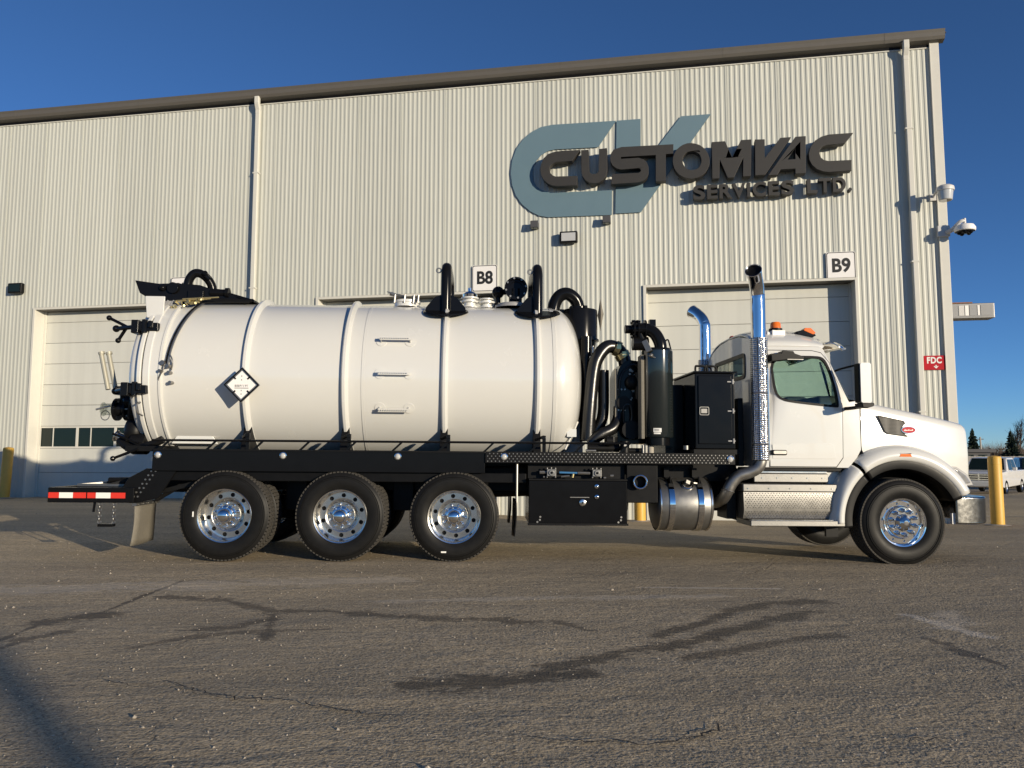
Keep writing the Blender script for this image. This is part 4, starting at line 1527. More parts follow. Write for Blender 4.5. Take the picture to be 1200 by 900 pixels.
for k in range(4):
    q.bar((-2.57 + k * 0.07, 0.69, 3.135), (-2.53 + k * 0.07, 0.69, 3.205), 0.012, 0.02)
P(q, 'step_plate', GREYP, ht)
q = MB()
rr = random.Random(12)
for k in range(14):
    x = -2.34 + k * 0.03 + rr.uniform(-.01, .01)
    z = 3.11 + 0.008 * k + rr.uniform(-.03, .03)
    q.cyl((x, 0.69, z), (x + rr.uniform(-.03, .04), 0.63, z + rr.uniform(-.02, .03)), rr.choice((0.012, 0.016, 0.022)), 7)
q.cyl((-2.3, 0.66, 3.19), (-1.85, 0.68, 3.24), 0.012, 8)
q.cyl((-2.2, 0.66, 3.22), (-1.75, 0.68, 3.255), 0.009, 8)
P(q, 'fitting_row', BRASS, ht)
q = MB()
q.tube([(-2.25, 0.74, 3.16), (-1.95, 0.8, 3.21), (-1.42, 0.88, 3.235)], 0.016, 8)
q.tube([(-2.25, 0.8, 3.20), (-1.95, 0.86, 3.245), (-1.40, 0.92, 3.26)], 0.016, 8)
q.tube([(-2.2, 0.9, 3.24), (-1.9, 0.95, 3.27), (-1.40, 0.98, 3.28)], 0.02, 8)
P(q, 'hydraulic_line', BLACKR, ht)
q = MB()
q.add([(-1.80, 1.05, 3.41), (-1.80, 1.5, 3.41), (-1.36, 1.5, 3.28), (-1.36, 0.9, 3.27), (-1.80, 1.05, 3.37), (-1.80, 1.5, 3.37), (-1.36, 1.5, 3.25), (-1.36, 0.9, 3.24)],
      [(0, 1, 2, 3), (7, 6, 5, 4), (0, 4, 5, 1), (1, 5, 6, 2), (2, 6, 7, 3), (3, 7, 4, 0)])
P(q, 'ramp_plate', BLACK, ht, bevel=0.006)

# guard hoops on top of the tank
for x, sides in ((1.165, (-1, 1)), (2.365, (-1,))):
    q = MB()
    q.tube([(x, 0.72, 3.10), (x, 0.72, 3.55), (x, 0.76, 3.68), (x, 0.88, 3.74), (x, 1.25, 3.745), (x, 1.62, 3.74), (x, 1.74, 3.68), (x, 1.78, 3.55), (x, 1.78, 3.10)], 0.068, 16, 4)
    hp = P(q, 'guard_hoop', BLACK)
    for y in (0.72, 1.78):
        q = MB()
        q.lathe([(0.0, 0.30), (0.018, 0.29), (0.02, 0.0)], (x, y, tanky(3.1) and (TZ + math.sqrt(TR * TR - (y - YC) ** 2)) + 0.002), (0, (y - YC) * 0.6, 0.9), 28)
        P(q, 'base_plate', BLACK, hp)
    for y in (0.72, 1.78):
        for sd_ in sides:
            zb = TZ + math.sqrt(TR * TR - (y - YC) ** 2)
            q = MB().prism([(x + sd_ * 0.04, zb), (x + sd_ * 0.27, zb), (x + sd_ * 0.255, zb + 0.06), (x + sd_ * 0.14, zb + 0.20), (x + sd_ * 0.04, zb + 0.235)], y - 0.012, y + 0.012)
            P(q, 'gusset', BLACK, hp)
    q = MB().torus((x - 0.10, 0.74, 3.67), (0, 1, 0), 0.03, 0.009, 16, 6)
    q.bar((x - 0.07, 0.74, 3.67), (x, 0.74, 3.67), 0.02, 0.02)
    P(q, 'shackle_ring', STEEL, hp)

# manway and valves on the top
q = MB()
q.lathe([(0, 0.17), (0.05, 0.17), (0.055, 0.185), (0.085, 0.185), (0.09, 0.16), (0.105, 0.1), (0.11, 0)], (0.62, 1.1, 3.235), (0, 0, 1), 28)
mw = P(q, 'manway', WHITE)
q = MB()
q.cyl((0.40, 1.0, 3.40), (0.62, 1.0, 3.36), 0.022, 8)
q.prism([(0.36, 3.43), (0.44, 3.385), (0.52, 3.385), (0.44, 3.42)], 0.97, 1.03)
for x in (0.47, 0.60, 0.72, 0.78):
    q.cyl((x, 0.93, 3.27), (x + 0.01, 0.93, 3.375), 0.016, 8)
q.bar((0.70, 0.95, 3.36), (0.79, 0.95, 3.30), 0.025, 0.02)
P(q, 'manway_latch', ALUR, mw)
q = MB()
q.lathe([(0, 0.11), (0.02, 0.11), (0.02, 0.08), (0.07, 0.08), (0.07, 0.12), (0.09, 0.12), (0.09, 0.085), (0.12, 0.085), (0.12, 0.12), (0.14, 0.12), (0.145, 0)], (1.47, 1.15, 3.255), (0, 0, 1), 24)
v1 = P(q, 'relief_valve', WHITE)
q = MB().lathe([(0.145, 0.10), (0.18, 0.105), (0.21, 0.075), (0.23, 0.03), (0.23, 0.028), (0.275, 0.028), (0.28, 0)], (1.47, 1.15, 3.255), (0, 0, 1), 24)
P(q, 'valve_cap', CHROME, v1)
q = MB()
q.lathe([(0, 0.10), (0.02, 0.10), (0.02, 0.07), (0.06, 0.07), (0.06, 0.115), (0.085, 0.115), (0.085, 0.07), (0.11, 0.07), (0.11, 0.10), (0.125, 0.10), (0.13, 0)], (1.70, 1.15, 3.255), (0, 0, 1), 24)
P(q, 'vent_flange', WHITE)
q = MB()
q.sphere((1.855, 1.12, 3.47), 0.085, 16, 10)
q.cyl((1.855, 1.12, 3.26), (1.855, 1.12, 3.45), 0.035, 12)
q.cyl((1.855, 1.12, 3.47), (2.05, 1.12, 3.49), 0.04, 12)
q.cyl((1.80, 1.12, 3.28), (1.92, 1.12, 3.26), 0.05, 12)
P(q, 'check_valve', BLACK)
q = MB()
q.lathe([(-0.14, 0.13), (-0.14, 0.155), (-0.10, 0.155), (-0.10, 0.10), (0.12, 0.10)], (2.09, 1.05, 3.49), (0, 1, 0), 28)
q.cyl((2.09, 1.05, 3.27), (2.09, 1.05, 3.5), 0.09, 20)
q.cyl((2.09, 0.98, 3.49), (2.09, 1.16, 3.49), 0.12, 24)
sc = P(q, 'suction_flange', BLACK)
q = MB()
for k in range(8):
    a = k * PI / 4 + 0.2
    q.cyl((2.09 + 0.135 * math.cos(a), 0.895, 3.49 + 0.135 * math.sin(a)), (2.09 + 0.135 * math.cos(a), 0.925, 3.49 + 0.135 * math.sin(a)), 0.014, 6)
P(q, 'flange_bolts', STEEL, sc)
q = MB().lathe([(0.0, 0.24), (0.03, 0.24), (0.035, 0.2), (0.06, 0.19), (0.06, 0.0)], (2.05, 1.05, 3.235), (0, 0, 1), 28)
P(q, 'suction_pad', GREYP, sc)
q = MB().bar((-1.2, 1.45, 3.27), (0.3, 1.45, 3.27), 0.02, 0.02)
for k in range(20):
    q.cyl((-1.15 + k * 0.07, 1.3, 3.255), (-1.15 + k * 0.07, 1.3, 3.275), 0.012, 6)
P(q, 'top_rail', STEEL, tank)

# ------------------------------------------------------------------ chassis, deck, frame
for y in (0.82, 1.68):
    P(MB().box(-2.45, 7.45, y - 0.045, y + 0.045, 0.80, 1.10), 'frame_rail', FRAMEB, bevel=0.006)
for x in (-2.35, -0.67, 0.67, 2.0, 3.3, 4.7, 7.3):
    box('cross_member', FRAMEB, x - 0.06, x + 0.06, 0.865, 1.635, 0.86, 1.05)
q = MB()
q.box(-2.2, 4.72, 0.06, 2.44, 1.255, 1.29)
P(q, 'deck', BLACKR)
sp = box('deck_side_panel', BLACK, -2.215, 1.70, 0.035, 0.075, 1.045, 1.292, bevel=0.006)
box('deck_side_panel', BLACK, -2.215, 4.7, 2.43, 2.47, 1.045, 1.292, bevel=0.006)
box('sub_panel', FRAMEB, -2.1, 2.2, 0.12, 0.16, 0.93, 1.045)
q = MB()
q.box(-2.2, 1.70, 0.015, 0.045, 1.285, 1.305)
P(q, 'deck_edge', ALUR if False else BLACKR, sp)
wp = box('walkway_plate', BLACKR, 1.703, 4.72, 0.01, 0.05, 1.17, 1.305, bevel=0.004)
q = MB()
for j in range(4):
    for k in range(int((3.0) / 0.047)):
        x = 1.73 + k * 0.047 + (0.0235 if j % 2 else 0)
        z = 1.19 + j * 0.03
        q.lathe([(0, 0.0095), (0.006, 0.007)], (x, 0.01, z), (0, -1, 0), 6, caps=True)
o_ = P(q, 'grip_dots', ALUR, wp)
o_['kind'] = 'stuff'
q = MB()
for j in range(6):
    for k in range(62):
        q.lathe([(0, 0.010), (0.006, 0.007)], (1.75 + k * 0.047, 0.07 + j * 0.03, 1.293), (0, 0, 1), 6, caps=True)
o_ = P(q, 'deck_dots', ALUR, wp)
o_['kind'] = 'stuff'
for x, y in ((-2.147, 1.231), (-0.69, 1.234), (0.662, 1.236), (1.929, 1.243), (4.66, 1.237)):
    q = MB()
    q.lathe([(0.0, 0.042), (0.014, 0.042), (0.016, 0.034)], (x, 0.035 if x < 1.7 else 0.01, y - 0.0), (0, -1, 0), 18)
    mk = P(q, 'marker_lamp', CHROME)
    q = MB().lathe([(0.010, 0.033), (0.022, 0.02), (0.026, 0)], (x, 0.035 if x < 1.7 else 0.01, y), (0, -1, 0), 16)
    P(q, 'lens', LENS, mk)

# hose tray rail along the deck edge
q = MB()
q.tube([(-2.22, 0.02, 1.405), (3.45, 0.02, 1.415)], 0.014, 8, 1)
hr = P(q, 'hose_tray_rail', BLACK)
k = 0
x = -2.14
while x < 3.4:
    q = MB().bar((x, 0.03, 1.29), (x + 0.125, 0.02, 1.408), 0.018, 0.022)
    P(q, 'rail_strut', BLACK, hr)
    x += 0.545
for x in (-1.12, 0.075, 1.26, 2.41):
    q = MB()
    q.box(x - 0.02, x + 0.02, 0.05, 0.10, 1.29, 1.50)
    q.bar((x, 0.075, 1.49), (x - 0.10, 0.2, 1.45), 0.03, 0.03)
    q.cyl((x - 0.01, 0.03, 1.47), (x - 0.01, 0.11, 1.47), 0.022, 8)
    P(q, 'tie_down_hook', BLACK, bevel=0.004)
for x in (-1.235, -0.035, 1.185, 2.345):
    q = MB().prism([(YC - 0.95, 1.29), (YC - 0.80, 1.62), (YC - 0.4, 1.25), (YC + 0.4, 1.25), (YC + 0.80, 1.62), (YC + 0.95, 1.29)], x - 0.045, x + 0.045, 'yz')
    P(q, 'tank_saddle', BLACKR)

# axles, springs, brake gear
for x in (-1.346, 0.0, 1.341):
    q = MB()
    q.cyl((x, 0.5, 0.52), (x, 2.0, 0.52), 0.075, 14)
    q.sphere((x, YC, 0.53), 0.24, 16, 10, (1.1, 0.9, 1))
    ax = P(q, 'rear_axle', FRAMEB)
    for y in (0.70, 1.80):
        q = MB()
        q.cyl((x + 0.25, y, 0.40), (x + 0.25, y, 0.68), 0.13, 16)
        q.box(x - 0.3, x + 0.36, y - 0.05, y + 0.05, 0.36, 0.46)
        q.cyl((x - 0.25, y - 0.1, 0.62), (x - 0.08, y - 0.1, 0.62), 0.09, 14)
        P(q, 'air_spring', FRAMEB, ax)
for x in (-0.67, 0.67):
    P(MB().box(x - 0.13, x + 0.13, 1.73, 1.84, 0.55, 1.05), 'spring_hanger', FRAMEB, bevel=0.01)
    hg = P(MB().box(x - 0.13, x + 0.13, 0.66, 0.77, 0.55, 1.05), 'spring_hanger', FRAMEB, bevel=0.01)
    q = MB()
    for i in range(5):
        for j in range(2):
            q.cyl((x - 0.2 + i * 0.1, 0.655, 0.94 + 0.06 * j - 0.02 * (i % 2)), (x - 0.2 + i * 0.1, 0.63, 0.94 + 0.06 * j - 0.02 * (i % 2)), 0.012, 6)
    P(q, 'bolt_heads', STEEL, hg)
q = MB()
q.cyl((0.3, YC, 0.7), (4.6, YC, 0.85), 0.06, 12)
P(q, 'drive_shaft', FRAMEB)
q = MB()
q.box(4.4, 5.6, 0.95, 1.55, 0.55, 1.1)
q.sphere((5.3, YC, 0.62), 0.3, 14, 10, (1.4, 0.9, 0.8))
q.box(5.7, 7.0, 0.9, 1.6, 0.55, 1.2)
P(q, 'gearbox', FRAMEB, bevel=0.03)
for x0, x1, y in ((2.55, 3.1, 1.55), (3.2, 3.75, 1.6)):
    q = MB().cyl((x0, y + .3, 0.62), (x1, y + .3, 0.62), 0.16, 16)
    P(q, 'air_tank', FRAMEB)

# rear bumper, towing platform, mud flaps
bp = box('rear_bumper', BLACK, -3.385, -2.40, 0.02, 0.11, 0.67, 0.845)
q = MB()
q.box(-3.385, -3.28, 0.112, 2.48, 0.67, 0.845)
q.box(-3.278, -2.40, 2.40, 2.48, 0.67, 0.845)
q.box(-2.9, -2.8, 0.112, 2.398, 0.72, 0.80)
P(q, 'bumper_frame', BLACKR, bp, bevel=0.008)
tx = [(-3.375, -3.255, RED, 'reflector_red'), (-3.252, -3.095, WTAPE, 'reflector_white'), (-3.092, -2.945, RED, 'reflector_red'),
      (-2.93, -2.835, RED, 'reflector_red'), (-2.832, -2.665, WTAPE, 'reflector_white'), (-2.662, -2.495, RED, 'reflector_red')]
for a, b_, m_, nm in tx:
    P(MB().box(a, b_, 0.0165, 0.0195, 0.722, 0.787), nm, m_, bp)
q = MB()
q.prism([(-2.60, 0.80), (-2.50, 0.96), (-2.30, 1.07), (-2.215, 1.07), (-2.215, 1.045), (-1.95, 1.045), (-2.15, 0.72), (-2.42, 0.66), (-2.60, 0.67)], 0.09, 0.13)
gp = P(q, 'rear_gusset_plate', BLACK, bevel=0.006)
q = MB()
for i in range(9):
    for j in range(2):
        x = -2.43 + i * 0.032 + j * 0.05
        z = 0.74 + i * 0.05
        q.cyl((x, 0.09, z), (x, 0.078, z), 0.011, 6)
P(q, 'plate_bolts', STEEL, gp)
q = MB()
q.bar((-2.45, 0.2, 0.72), (-1.65, 0.25, 0.93), 0.03, 0.05)
q.bar((-2.30, 0.4, 0.68), (-1.75, 0.4, 1.02), 0.03, 0.05)
P(q, 'brace_bar', BLACKR, gp)
q = MB()
q.box(-3.20, -2.55, 0.3, 0.36, 0.846, 0.875)
q.bar((-3.25, 0.5, 0.86), (-2.6, 0.9, 0.92), 0.05, 0.02)
P(q, 'platform_edge', ALUR, bp)
q = MB()
q.box(-2.95, -2.45, 0.5, 1.9, 0.84, 0.90)
q.cyl((-2.9, 0.45, 0.92), (-2.4, 0.45, 0.93), 0.03, 8)
q.box(-2.72, -2.5, 0.4, 0.8, 0.9, 0.95)
q.bar((-2.85, 0.35, 0.86), (-2.42, 0.5, 0.99), 0.04, 0.04)
P(q, 'hitch_gear', BLACKR, bp, bevel=0.006)
st = MB()
st.box(-2.80, -2.625, 0.02, 0.10, 0.392, 0.425)
stp = P(st, 'chain_step', BLACK, bevel=0.005)
for x in (-2.795, -2.632):
    q = MB()
    for k in range(7):
        z = 0.655 - k * 0.035
        q.torus((x, 0.06, z), (1, 0, 0) if k % 2 else (0, 1, 0), 0.017, 0.005, 10, 5)
    q.tube([(x, 0.06, 0.67), (x, 0.06, 0.41)], 0.004, 5, 1)
    P(q, 'chain', STEEL, stp)
q = MB()
q.bar((-2.86, 0.06, 0.67), (-2.87, 0.06, 0.56), 0.02, 0.02)
P(q, 'hook', BLACK, bp)


def flap(x, y0, y1, z0, z1, m, tilt=0.0, th=0.012, nm='mud_flap'):
    q_ = MB()
    rows = []
    for i in range(7):
        t_ = i / 6
        z = z1 + (z0 - z1) * t_
        rows.append([(x + tilt * t_ ** 2 + 0.01 * math.sin(t_ * 3 + j), y0 + (y1 - y0) * j / 4, z - 0.012 * math.sin(j * 0.9) * t_) for j in range(5)])
    q_.grid(rows)
    return q_.build(nm, m, TRK, solid=th, smooth=60)


f_ = flap(-2.40, 0.06, 0.66, 0.17, 0.635, FLAPM, -0.03)
q = MB()
q.box(-2.425, -2.375, 0.05, 0.70, 0.632, 0.665)
for j in range(5):
    q.cyl((-2.37, 0.10 + j * 0.13, 0.65), (-2.36, 0.10 + j * 0.13, 0.65), 0.014, 6)
P(q, 'flap_bracket', ALUR, f_)
flap(-2.40, 1.84, 2.44, 0.17, 0.635, FLAPM, -0.03)
flap(2.075, 0.06, 0.7, 0.30, 0.72, RUBBER, -0.02, 0.016)
f_ = flap(2.075, 1.8, 2.44, 0.30, 0.72, RUBBER, -0.02, 0.016)
q = MB()
q.tube([(2.085, 0.08, 1.16), (2.085, 0.08, 0.70)], 0.014, 8, 1)
q.sphere((2.085, 0.08, 1.165), 0.018, 8, 6)
P(q, 'flap_rod', STEEL)

# ------------------------------------------------------------------ wheels
def tyre_mesh(Rr, wd, ri, blocks, rows_, lug):
    h = wd / 2
    q_ = MB()
    s_ = Rr - ri
    q_.lathe([(-h * 0.80, ri - 0.005), (-h * 0.94, ri + s_ * 0.10), (-h, ri + s_ * 0.38), (-h * 0.99, ri + s_ * 0.60), (-h * 0.93, ri + s_ * 0.80), (-h * 0.86, Rr - 0.035),
              (-h * 0.80, Rr - 0.018), (h * 0.80, Rr - 0.018), (h * 0.86, Rr - 0.035), (h * 0.93, ri + s_ * 0.80), (h, ri + s_ * 0.38), (h * 0.94, ri + s_ * 0.10), (h * 0.80, ri - 0.005)], (0, 0, 0), (0, 1, 0), 72)
    for rr_ in (ri + 0.035, ri + s_ * 0.70, ri + s_ * 0.62):       # raised bands on the outer wall
        k_ = -h * (0.985 if rr_ > ri + 0.05 else 0.93)
        q_.lathe([(k_ + 0.006, rr_ - 0.006), (k_ - 0.004, rr_), (k_ + 0.006, rr_ + 0.006)], (0, 0, 0), (0, 1, 0), 72)
    t_ = MB()
    span = 1.72 * h
    for j in range(rows_):
        y0 = -span / 2 + span * j / rows_ + 0.006
        y1 = -span / 2 + span * (j + 1) / rows_ - 0.006
        for i in range(blocks):
            a0 = 2 * PI * (i + (0.5 if j % 2 else 0)) / blocks
            da = 2 * PI / blocks * lug
            sk = 0.16 * 2 * PI / blocks * (1 if j % 2 else -1)
            ro, rin = Rr, Rr - 0.03
            out_ = j in (0, rows_ - 1)
            pts = []
            for (aa, yy_, rr_) in ((a0, y0, rin), (a0 + da, y0, rin), (a0 + da + sk, y1, rin), (a0 + sk, y1, rin),
                                   (a0, y0, ro - (0.008 if j == 0 else 0)), (a0 + da, y0, ro - (0.008 if j == 0 else 0)), (a0 + da + sk, y1, ro - (0.008 if j == rows_ - 1 else 0)), (a0 + sk, y1, ro - (0.008 if j == rows_ - 1 else 0))):
                pts.append((rr_ * math.cos(aa), yy_, rr_ * math.sin(aa)))
            t_.add(pts, [(0, 3, 2, 1), (4, 5, 6, 7), (0, 1, 5, 4), (1, 2, 6, 5), (2, 3, 7, 6), (3, 0, 4, 7)])
    return q_.mesh('tyre', RUBBER, 40), t_.mesh('tread', RUBD, 0)


def circ(r, n=40, cx_=0, cz_=0):
    return [(cx_ + r * math.cos(2 * PI * i / n), cz_ + r * math.sin(2 * PI * i / n)) for i in range(n)]


def disc_with_holes(q_, r0, r1, rh, hr_, nh, y, th, ph=0.0):
    loops = [circ(r1, 60), list(reversed(circ(r0, 40)))]
    for k_ in range(nh):
        a = 2 * PI * k_ / nh + ph
        loops.append(list(reversed(circ(hr_, 14, rh * math.cos(a), rh * math.sin(a)))))
    q_.prism(loops, y, y + th)


# rear wheel, outer of a dual: dished polished disc set back in the rim
RR = 0.533
rt, rtt = tyre_mesh(RR, 0.275, 0.312, 74, 5, 0.62)
q = MB()
q.lathe([(-0.125, 0.318), (-0.132, 0.312), (-0.128, 0.300), (-0.105, 0.292), (-0.06, 0.287), (0.03, 0.278), (0.05, 0.270)], (0, 0, 0), (0, 1, 0), 60)
q.lathe([(0.045, 0.278), (0.11, 0.30), (0.125, 0.318)], (0, 0, 0), (0, 1, 0), 40)
q.lathe([(0.044, 0.202), (0.038, 0.188), (0.0, 0.176), (-0.035, 0.168), (-0.046, 0.160), (-0.046, 0.110)], (0, 0, 0), (0, 1, 0), 60)
disc_with_holes(q, 0.2, 0.275, 0.236, 0.0255, 10, 0.044, 0.014, 0.15)
rim_me = q.mesh('rim', ALU, 35)
q = MB()
q.lathe([(-0.046, 0.115), (-0.052, 0.100), (-0.10, 0.098), (-0.115, 0.094), (-0.118, 0.080), (-0.15, 0.078), (-0.175, 0.066), (-0.19, 0.04), (-0.194, 0.0)], (0, 0, 0), (0, 1, 0), 48)
hub_me = q.mesh('hub_cap', CHROME, 40)
q = MB()
if True:
    c_ = (0, 0, 0)
    q.lathe([(0.0, 0.022), (0.006, 0.022), (0.010, 0.017), (0.045, 0.0165), (0.058, 0.010), (0.06, 0)], c_, (0, -1, 0), 10)
nut_me = q.mesh('lug_nut', CHROME, 40)
q = MB().lathe([(0.07, 0.27), (0.07, 0.0)], (0, 0, 0), (0, 1, 0), 32)
drum_me = q.mesh('brake_drum', FRAMEB, 40)


def link(name, me, parent, loc=(0, 0, 0)):
    o2 = bpy.data.objects.new(name, me)
    COL.objects.link(o2)
    o2.parent = parent
    o2.location = loc
    return o2


def rear_wheel(x, y, flip, spin, full=True):
    w_ = link('wheel', rim_me, TRK, (x, y, RR - 0.004))
    w_.rotation_euler = (0, spin, PI if flip else 0)
    link('tyre', rt, w_)
    link('tread', rtt, w_)
    if full:
        link('hub_cap', hub_me, w_)
        for k_ in range(10):
            a_ = 2 * PI * k_ / 10 + 0.3
            link('lug_nut', nut_me, w_, (0.135 * math.cos(a_), -0.046, 0.135 * math.sin(a_)))
        link('brake_drum', drum_me, w_)
    return w_


for i, x in enumerate((-1.346, 0.0, 1.341)):
    wv = rear_wheel(x, 0.14, False, 0.5 * i)
    rear_wheel(x, 0.48, True, 0.7 * i + 0.2, False)
    rear_wheel(x, 2.02, False, 0.3 * i, False)
    rear_wheel(x, 2.36, True, 0.4 * i + 0.5)
for x, z, s_ in ((-1.70, 0.545, 1), (1.225, 0.12, 0)):
    q = MB()
    if s_:
        q.box(x - 0.008, x + 0.008, -0.001, 0.004, z - 0.03, z + 0.03)
    else:
        q.box(x - 0.03, x + 0.03, -0.001, 0.004, z - 0.009, z + 0.009)
    P(q, 'tyre_label', WTAPE)

# front wheel: wide single, convex polished disc with a bolt cover
FR = 0.535
FX = 6.775
ft_, ftt = tyre_mesh(FR, 0.385, 0.285, 90, 6, 0.90)
q = MB()
q.lathe([(-0.155, 0.295), (-0.168, 0.289), (-0.165, 0.276), (-0.135, 0.268), (-0.11, 0.262), (-0.105, 0.256)], (0, 0, 0), (0, 1, 0), 60)
q.lathe([(0.1, 0.26), (0.15, 0.28), (0.16, 0.295)], (0, 0, 0), (0, 1, 0), 40)
disc_with_holes(q, 0.2, 0.257, 0.228, 0.0155, 10, -0.104, 0.014, 0.1)
q.lathe([(-0.105, 0.2015), (-0.112, 0.195), (-0.150, 0.19), (-0.165, 0.182), (-0.168, 0.10)], (0, 0, 0), (0, 1, 0), 60)
q.lathe([(-0.088, 0.262), (-0.08, 0.0)], (0, 0, 0), (0, 1, 0), 30)
frim = q.mesh('rim', CHROME, 35)
q = MB().lathe([(-0.168, 0.105), (-0.185, 0.103), (-0.20, 0.092), (-0.225, 0.055), (-0.238, 0.03), (-0.24, 0)], (0, 0, 0), (0, 1, 0), 8)
fhub = q.mesh('hub_cap', CHROME, 25)
q = MB()
if True:
    c_ = (0, 0, 0)
    q.lathe([(0.0, 0.030), (0.012, 0.029), (0.016, 0.021), (0.055, 0.019), (0.075, 0.009), (0.076, 0)], c_, (0, -1, 0), 12)
fnut = q.mesh('lug_nut', CHROME, 40)
for y, fl in ((0.20, False), (2.30, True)):
    w_ = link('wheel', frim, TRK, (FX, y, FR - 0.045))
    w_.rotation_euler = (0, 0.25, PI if fl else 0)
    for nm, me in (('tyre', ft_), ('tread', ftt), ('hub_cap', fhub)):
        link(nm, me, w_)
    for k_ in range(10):
        a_ = 2 * PI * k_ / 10
        link('lug_nut', fnut, w_, (0.147 * math.cos(a_), -0.166, 0.147 * math.sin(a_)))
q = MB()
q.cyl((FX, 0.4, 0.5), (FX, 2.1, 0.5), 0.07, 12)
q.box(FX - 0.06, FX + 0.06, 0.5, 2.0, 0.38, 0.48)
for y in (0.75, 1.75):
    q.box(FX - 0.7, FX + 0.7, y - 0.04, y + 0.04, 0.55, 0.62)
P(q, 'front_axle', FRAMEB)

# ------------------------------------------------------------------ tool box, fuel tank, side gear
tb = box('tool_box', BLACK, 2.225, 3.41, 0.03, 0.75, 0.455, 0.965, bevel=0.012)
P(MB().box(2.215, 3.42, 0.012, 0.028, 0.435, 0.462), 'bottom_lip', BLACKR, tb, bevel=0.004)
P(MB().box(2.225, 3.41, 0.2, 0.75, 0.966, 1.17), 'valve_recess', BLACKR, tb)
P(MB().box(2.225, 3.41, 0.022, 0.198, 0.966, 0.985), 'valve_shelf', BLACKR, tb, bevel=0.004)
q = MB()
q.box(2.72, 2.95, 0.015, 0.028, 0.765, 0.772)
P(q, 'door_seam', STEEL, tb)
for x, z, r, m_ in ((3.04, 0.90, 0.026, CHROME), (3.04, 0.775, 0.026, CHROME), (2.87, 0.705, 0.040, ALU)):
    q = MB().lathe([(0, r), (0.012, r), (0.016, r * 0.75), (0.018, 0)], (x, 0.03, z), (0, -1, 0), 18)
    lk = P(q, 'lock', m_, tb)
    q = MB().cyl((x, 0.015, z), (x, 0.008, z), r * 0.3, 10)
    P(q, 'keyhole', BLACKR, lk)
q = MB()
for x in (2.33, 3.30):
    for z, dx in ((0.475, 0), (0.50, 0.03), (0.535, 0.035)):
        q.cyl((x + dx, 0.03, z), (x + dx, 0.02, z), 0.012, 8)
P(q, 'rivets', STEEL, tb)
for x in (2.50, 3.05):
    q = MB()
    q.box(x - 0.055, x + 0.055, 0.05, 0.16, 1.015, 1.10)
    for dx, dz in ((-0.05, 0.05), (0.0, 0.055), (0.05, 0.05), (-0.05, -0.045), (0.05, -0.045)):
        q.cyl((x + dx, 0.10, 1.057 + dz - 0.02), (x + dx, 0.10, 1.057 + dz + 0.012), 0.012, 8)
    q.cyl((x, 0.06, 1.057), (x, 0.035, 1.057), 0.034, 14)
    rg_ = P(q, 'air_valve', ALUR, tb, bevel=0.006)
    P(MB().cyl((x, 0.04, 1.057), (x, 0.03, 1.057), 0.015, 10), 'valve_knob', BLACK, rg_)
q = MB().cyl((2.60, 0.1, 1.06), (2.97, 0.1, 1.052), 0.012, 8)
P(q, 'air_line', BLUEH, tb)
for a, b_, r_ in (((2.82, 0.1, 1.055), (2.97, 0.1, 1.052), 0.019), ((2.36, 0.1, 1.06), (2.45, 0.1, 1.06), 0.022), ((2.40, 0.07, 1.005), (2.42, 0.07, 1.005), 0.012),
                  ((2.62, 0.08, 1.01), (2.72, 0.08, 1.02), 0.012), ((3.13, 0.07, 1.0), (3.16, 0.07, 1.0), 0.014), ((3.21, 0.07, 1.025), (3.25, 0.07, 1.025), 0.018)):
    P(MB().cyl(a, b_, r_, 8), 'pipe_fitting', ALUR, tb)
q = MB().cyl((2.755, 0.08, 1.0), (2.765, 0.08, 1.045), 0.014, 8)
P(q, 'brass_fitting', BRASS, tb)
q = MB()
q.torus((3.568, 0.03, 0.955), (0, 1, 0), 0.078, 0.012, 32, 8)
hrg = P(q, 'hose_port_ring', CHROME)
q = MB().lathe([(0.0, 0.078), (0.3, 0.078), (0.3, 0.0)], (3.568, 0.03, 0.955), (0, 1, 0), 28)
P(q, 'port_tube', BLACKR, hrg)
box('side_skirt', FRAMEB, 3.42, 3.80, 0.12, 0.16, 0.70, 1.17)
box('side_skirt', FRAMEB, 3.80, 4.9, 0.5, 0.54, 0.95, 1.17)

q = MB()
fx0, fx1, fr_, fy, fz = 3.80, 4.50, 0.325, 0.42, 0.675
q.lathe([(0, 0), (0.0, fr_ * 0.8), (0.02, fr_ - 0.035), (0.05, fr_ - 0.004), (0.06, fr_), (fx1 - fx0 - 0.06, fr_), (fx1 - fx0 - 0.05, fr_ - 0.004), (fx1 - fx0 - 0.02, fr_ - 0.035), (fx1 - fx0, fr_ * 0.8), (fx1 - fx0, 0)], (fx0, fy, fz), (1, 0, 0), 64)
fu = P(q, 'fuel_tank', ALUR, smooth=35)
for x in (3.84, 4.46):
    q = MB().lathe([(-0.012, fr_), (-0.008, fr_ + 0.008), (0.008, fr_ + 0.008), (0.012, fr_)], (x, fy, fz), (1, 0, 0), 64)
    P(q, 'seam_band', ALU, fu)
for x in (3.975, 4.33):
    q = MB().lathe([(-0.035, fr_ + 0.001), (-0.033, fr_ + 0.012), (0.033, fr_ + 0.012), (0.035, fr_ + 0.001)], (x, fy, fz), (1, 0, 0), 64)
    sb = P(q, 'tank_strap', CHROME, fu)
    q = MB()
    q.cyl((x, fy - 0.24, fz + 0.24), (x, fy - 0.20, fz + 0.34), 0.012, 8)
    q.box(x - 0.03, x + 0.03, fy - 0.26, fy - 0.18, fz + 0.22, fz + 0.26)
    P(q, 'strap_bolt', BLACKR, sb)
    q = MB().box(x - 0.03, x + 0.03, fy - 0.02, fy + 0.5, fz + fr_ + 0.01, 1.12)
    P(q, 'tank_bracket', FRAMEB, fu)
q = MB()
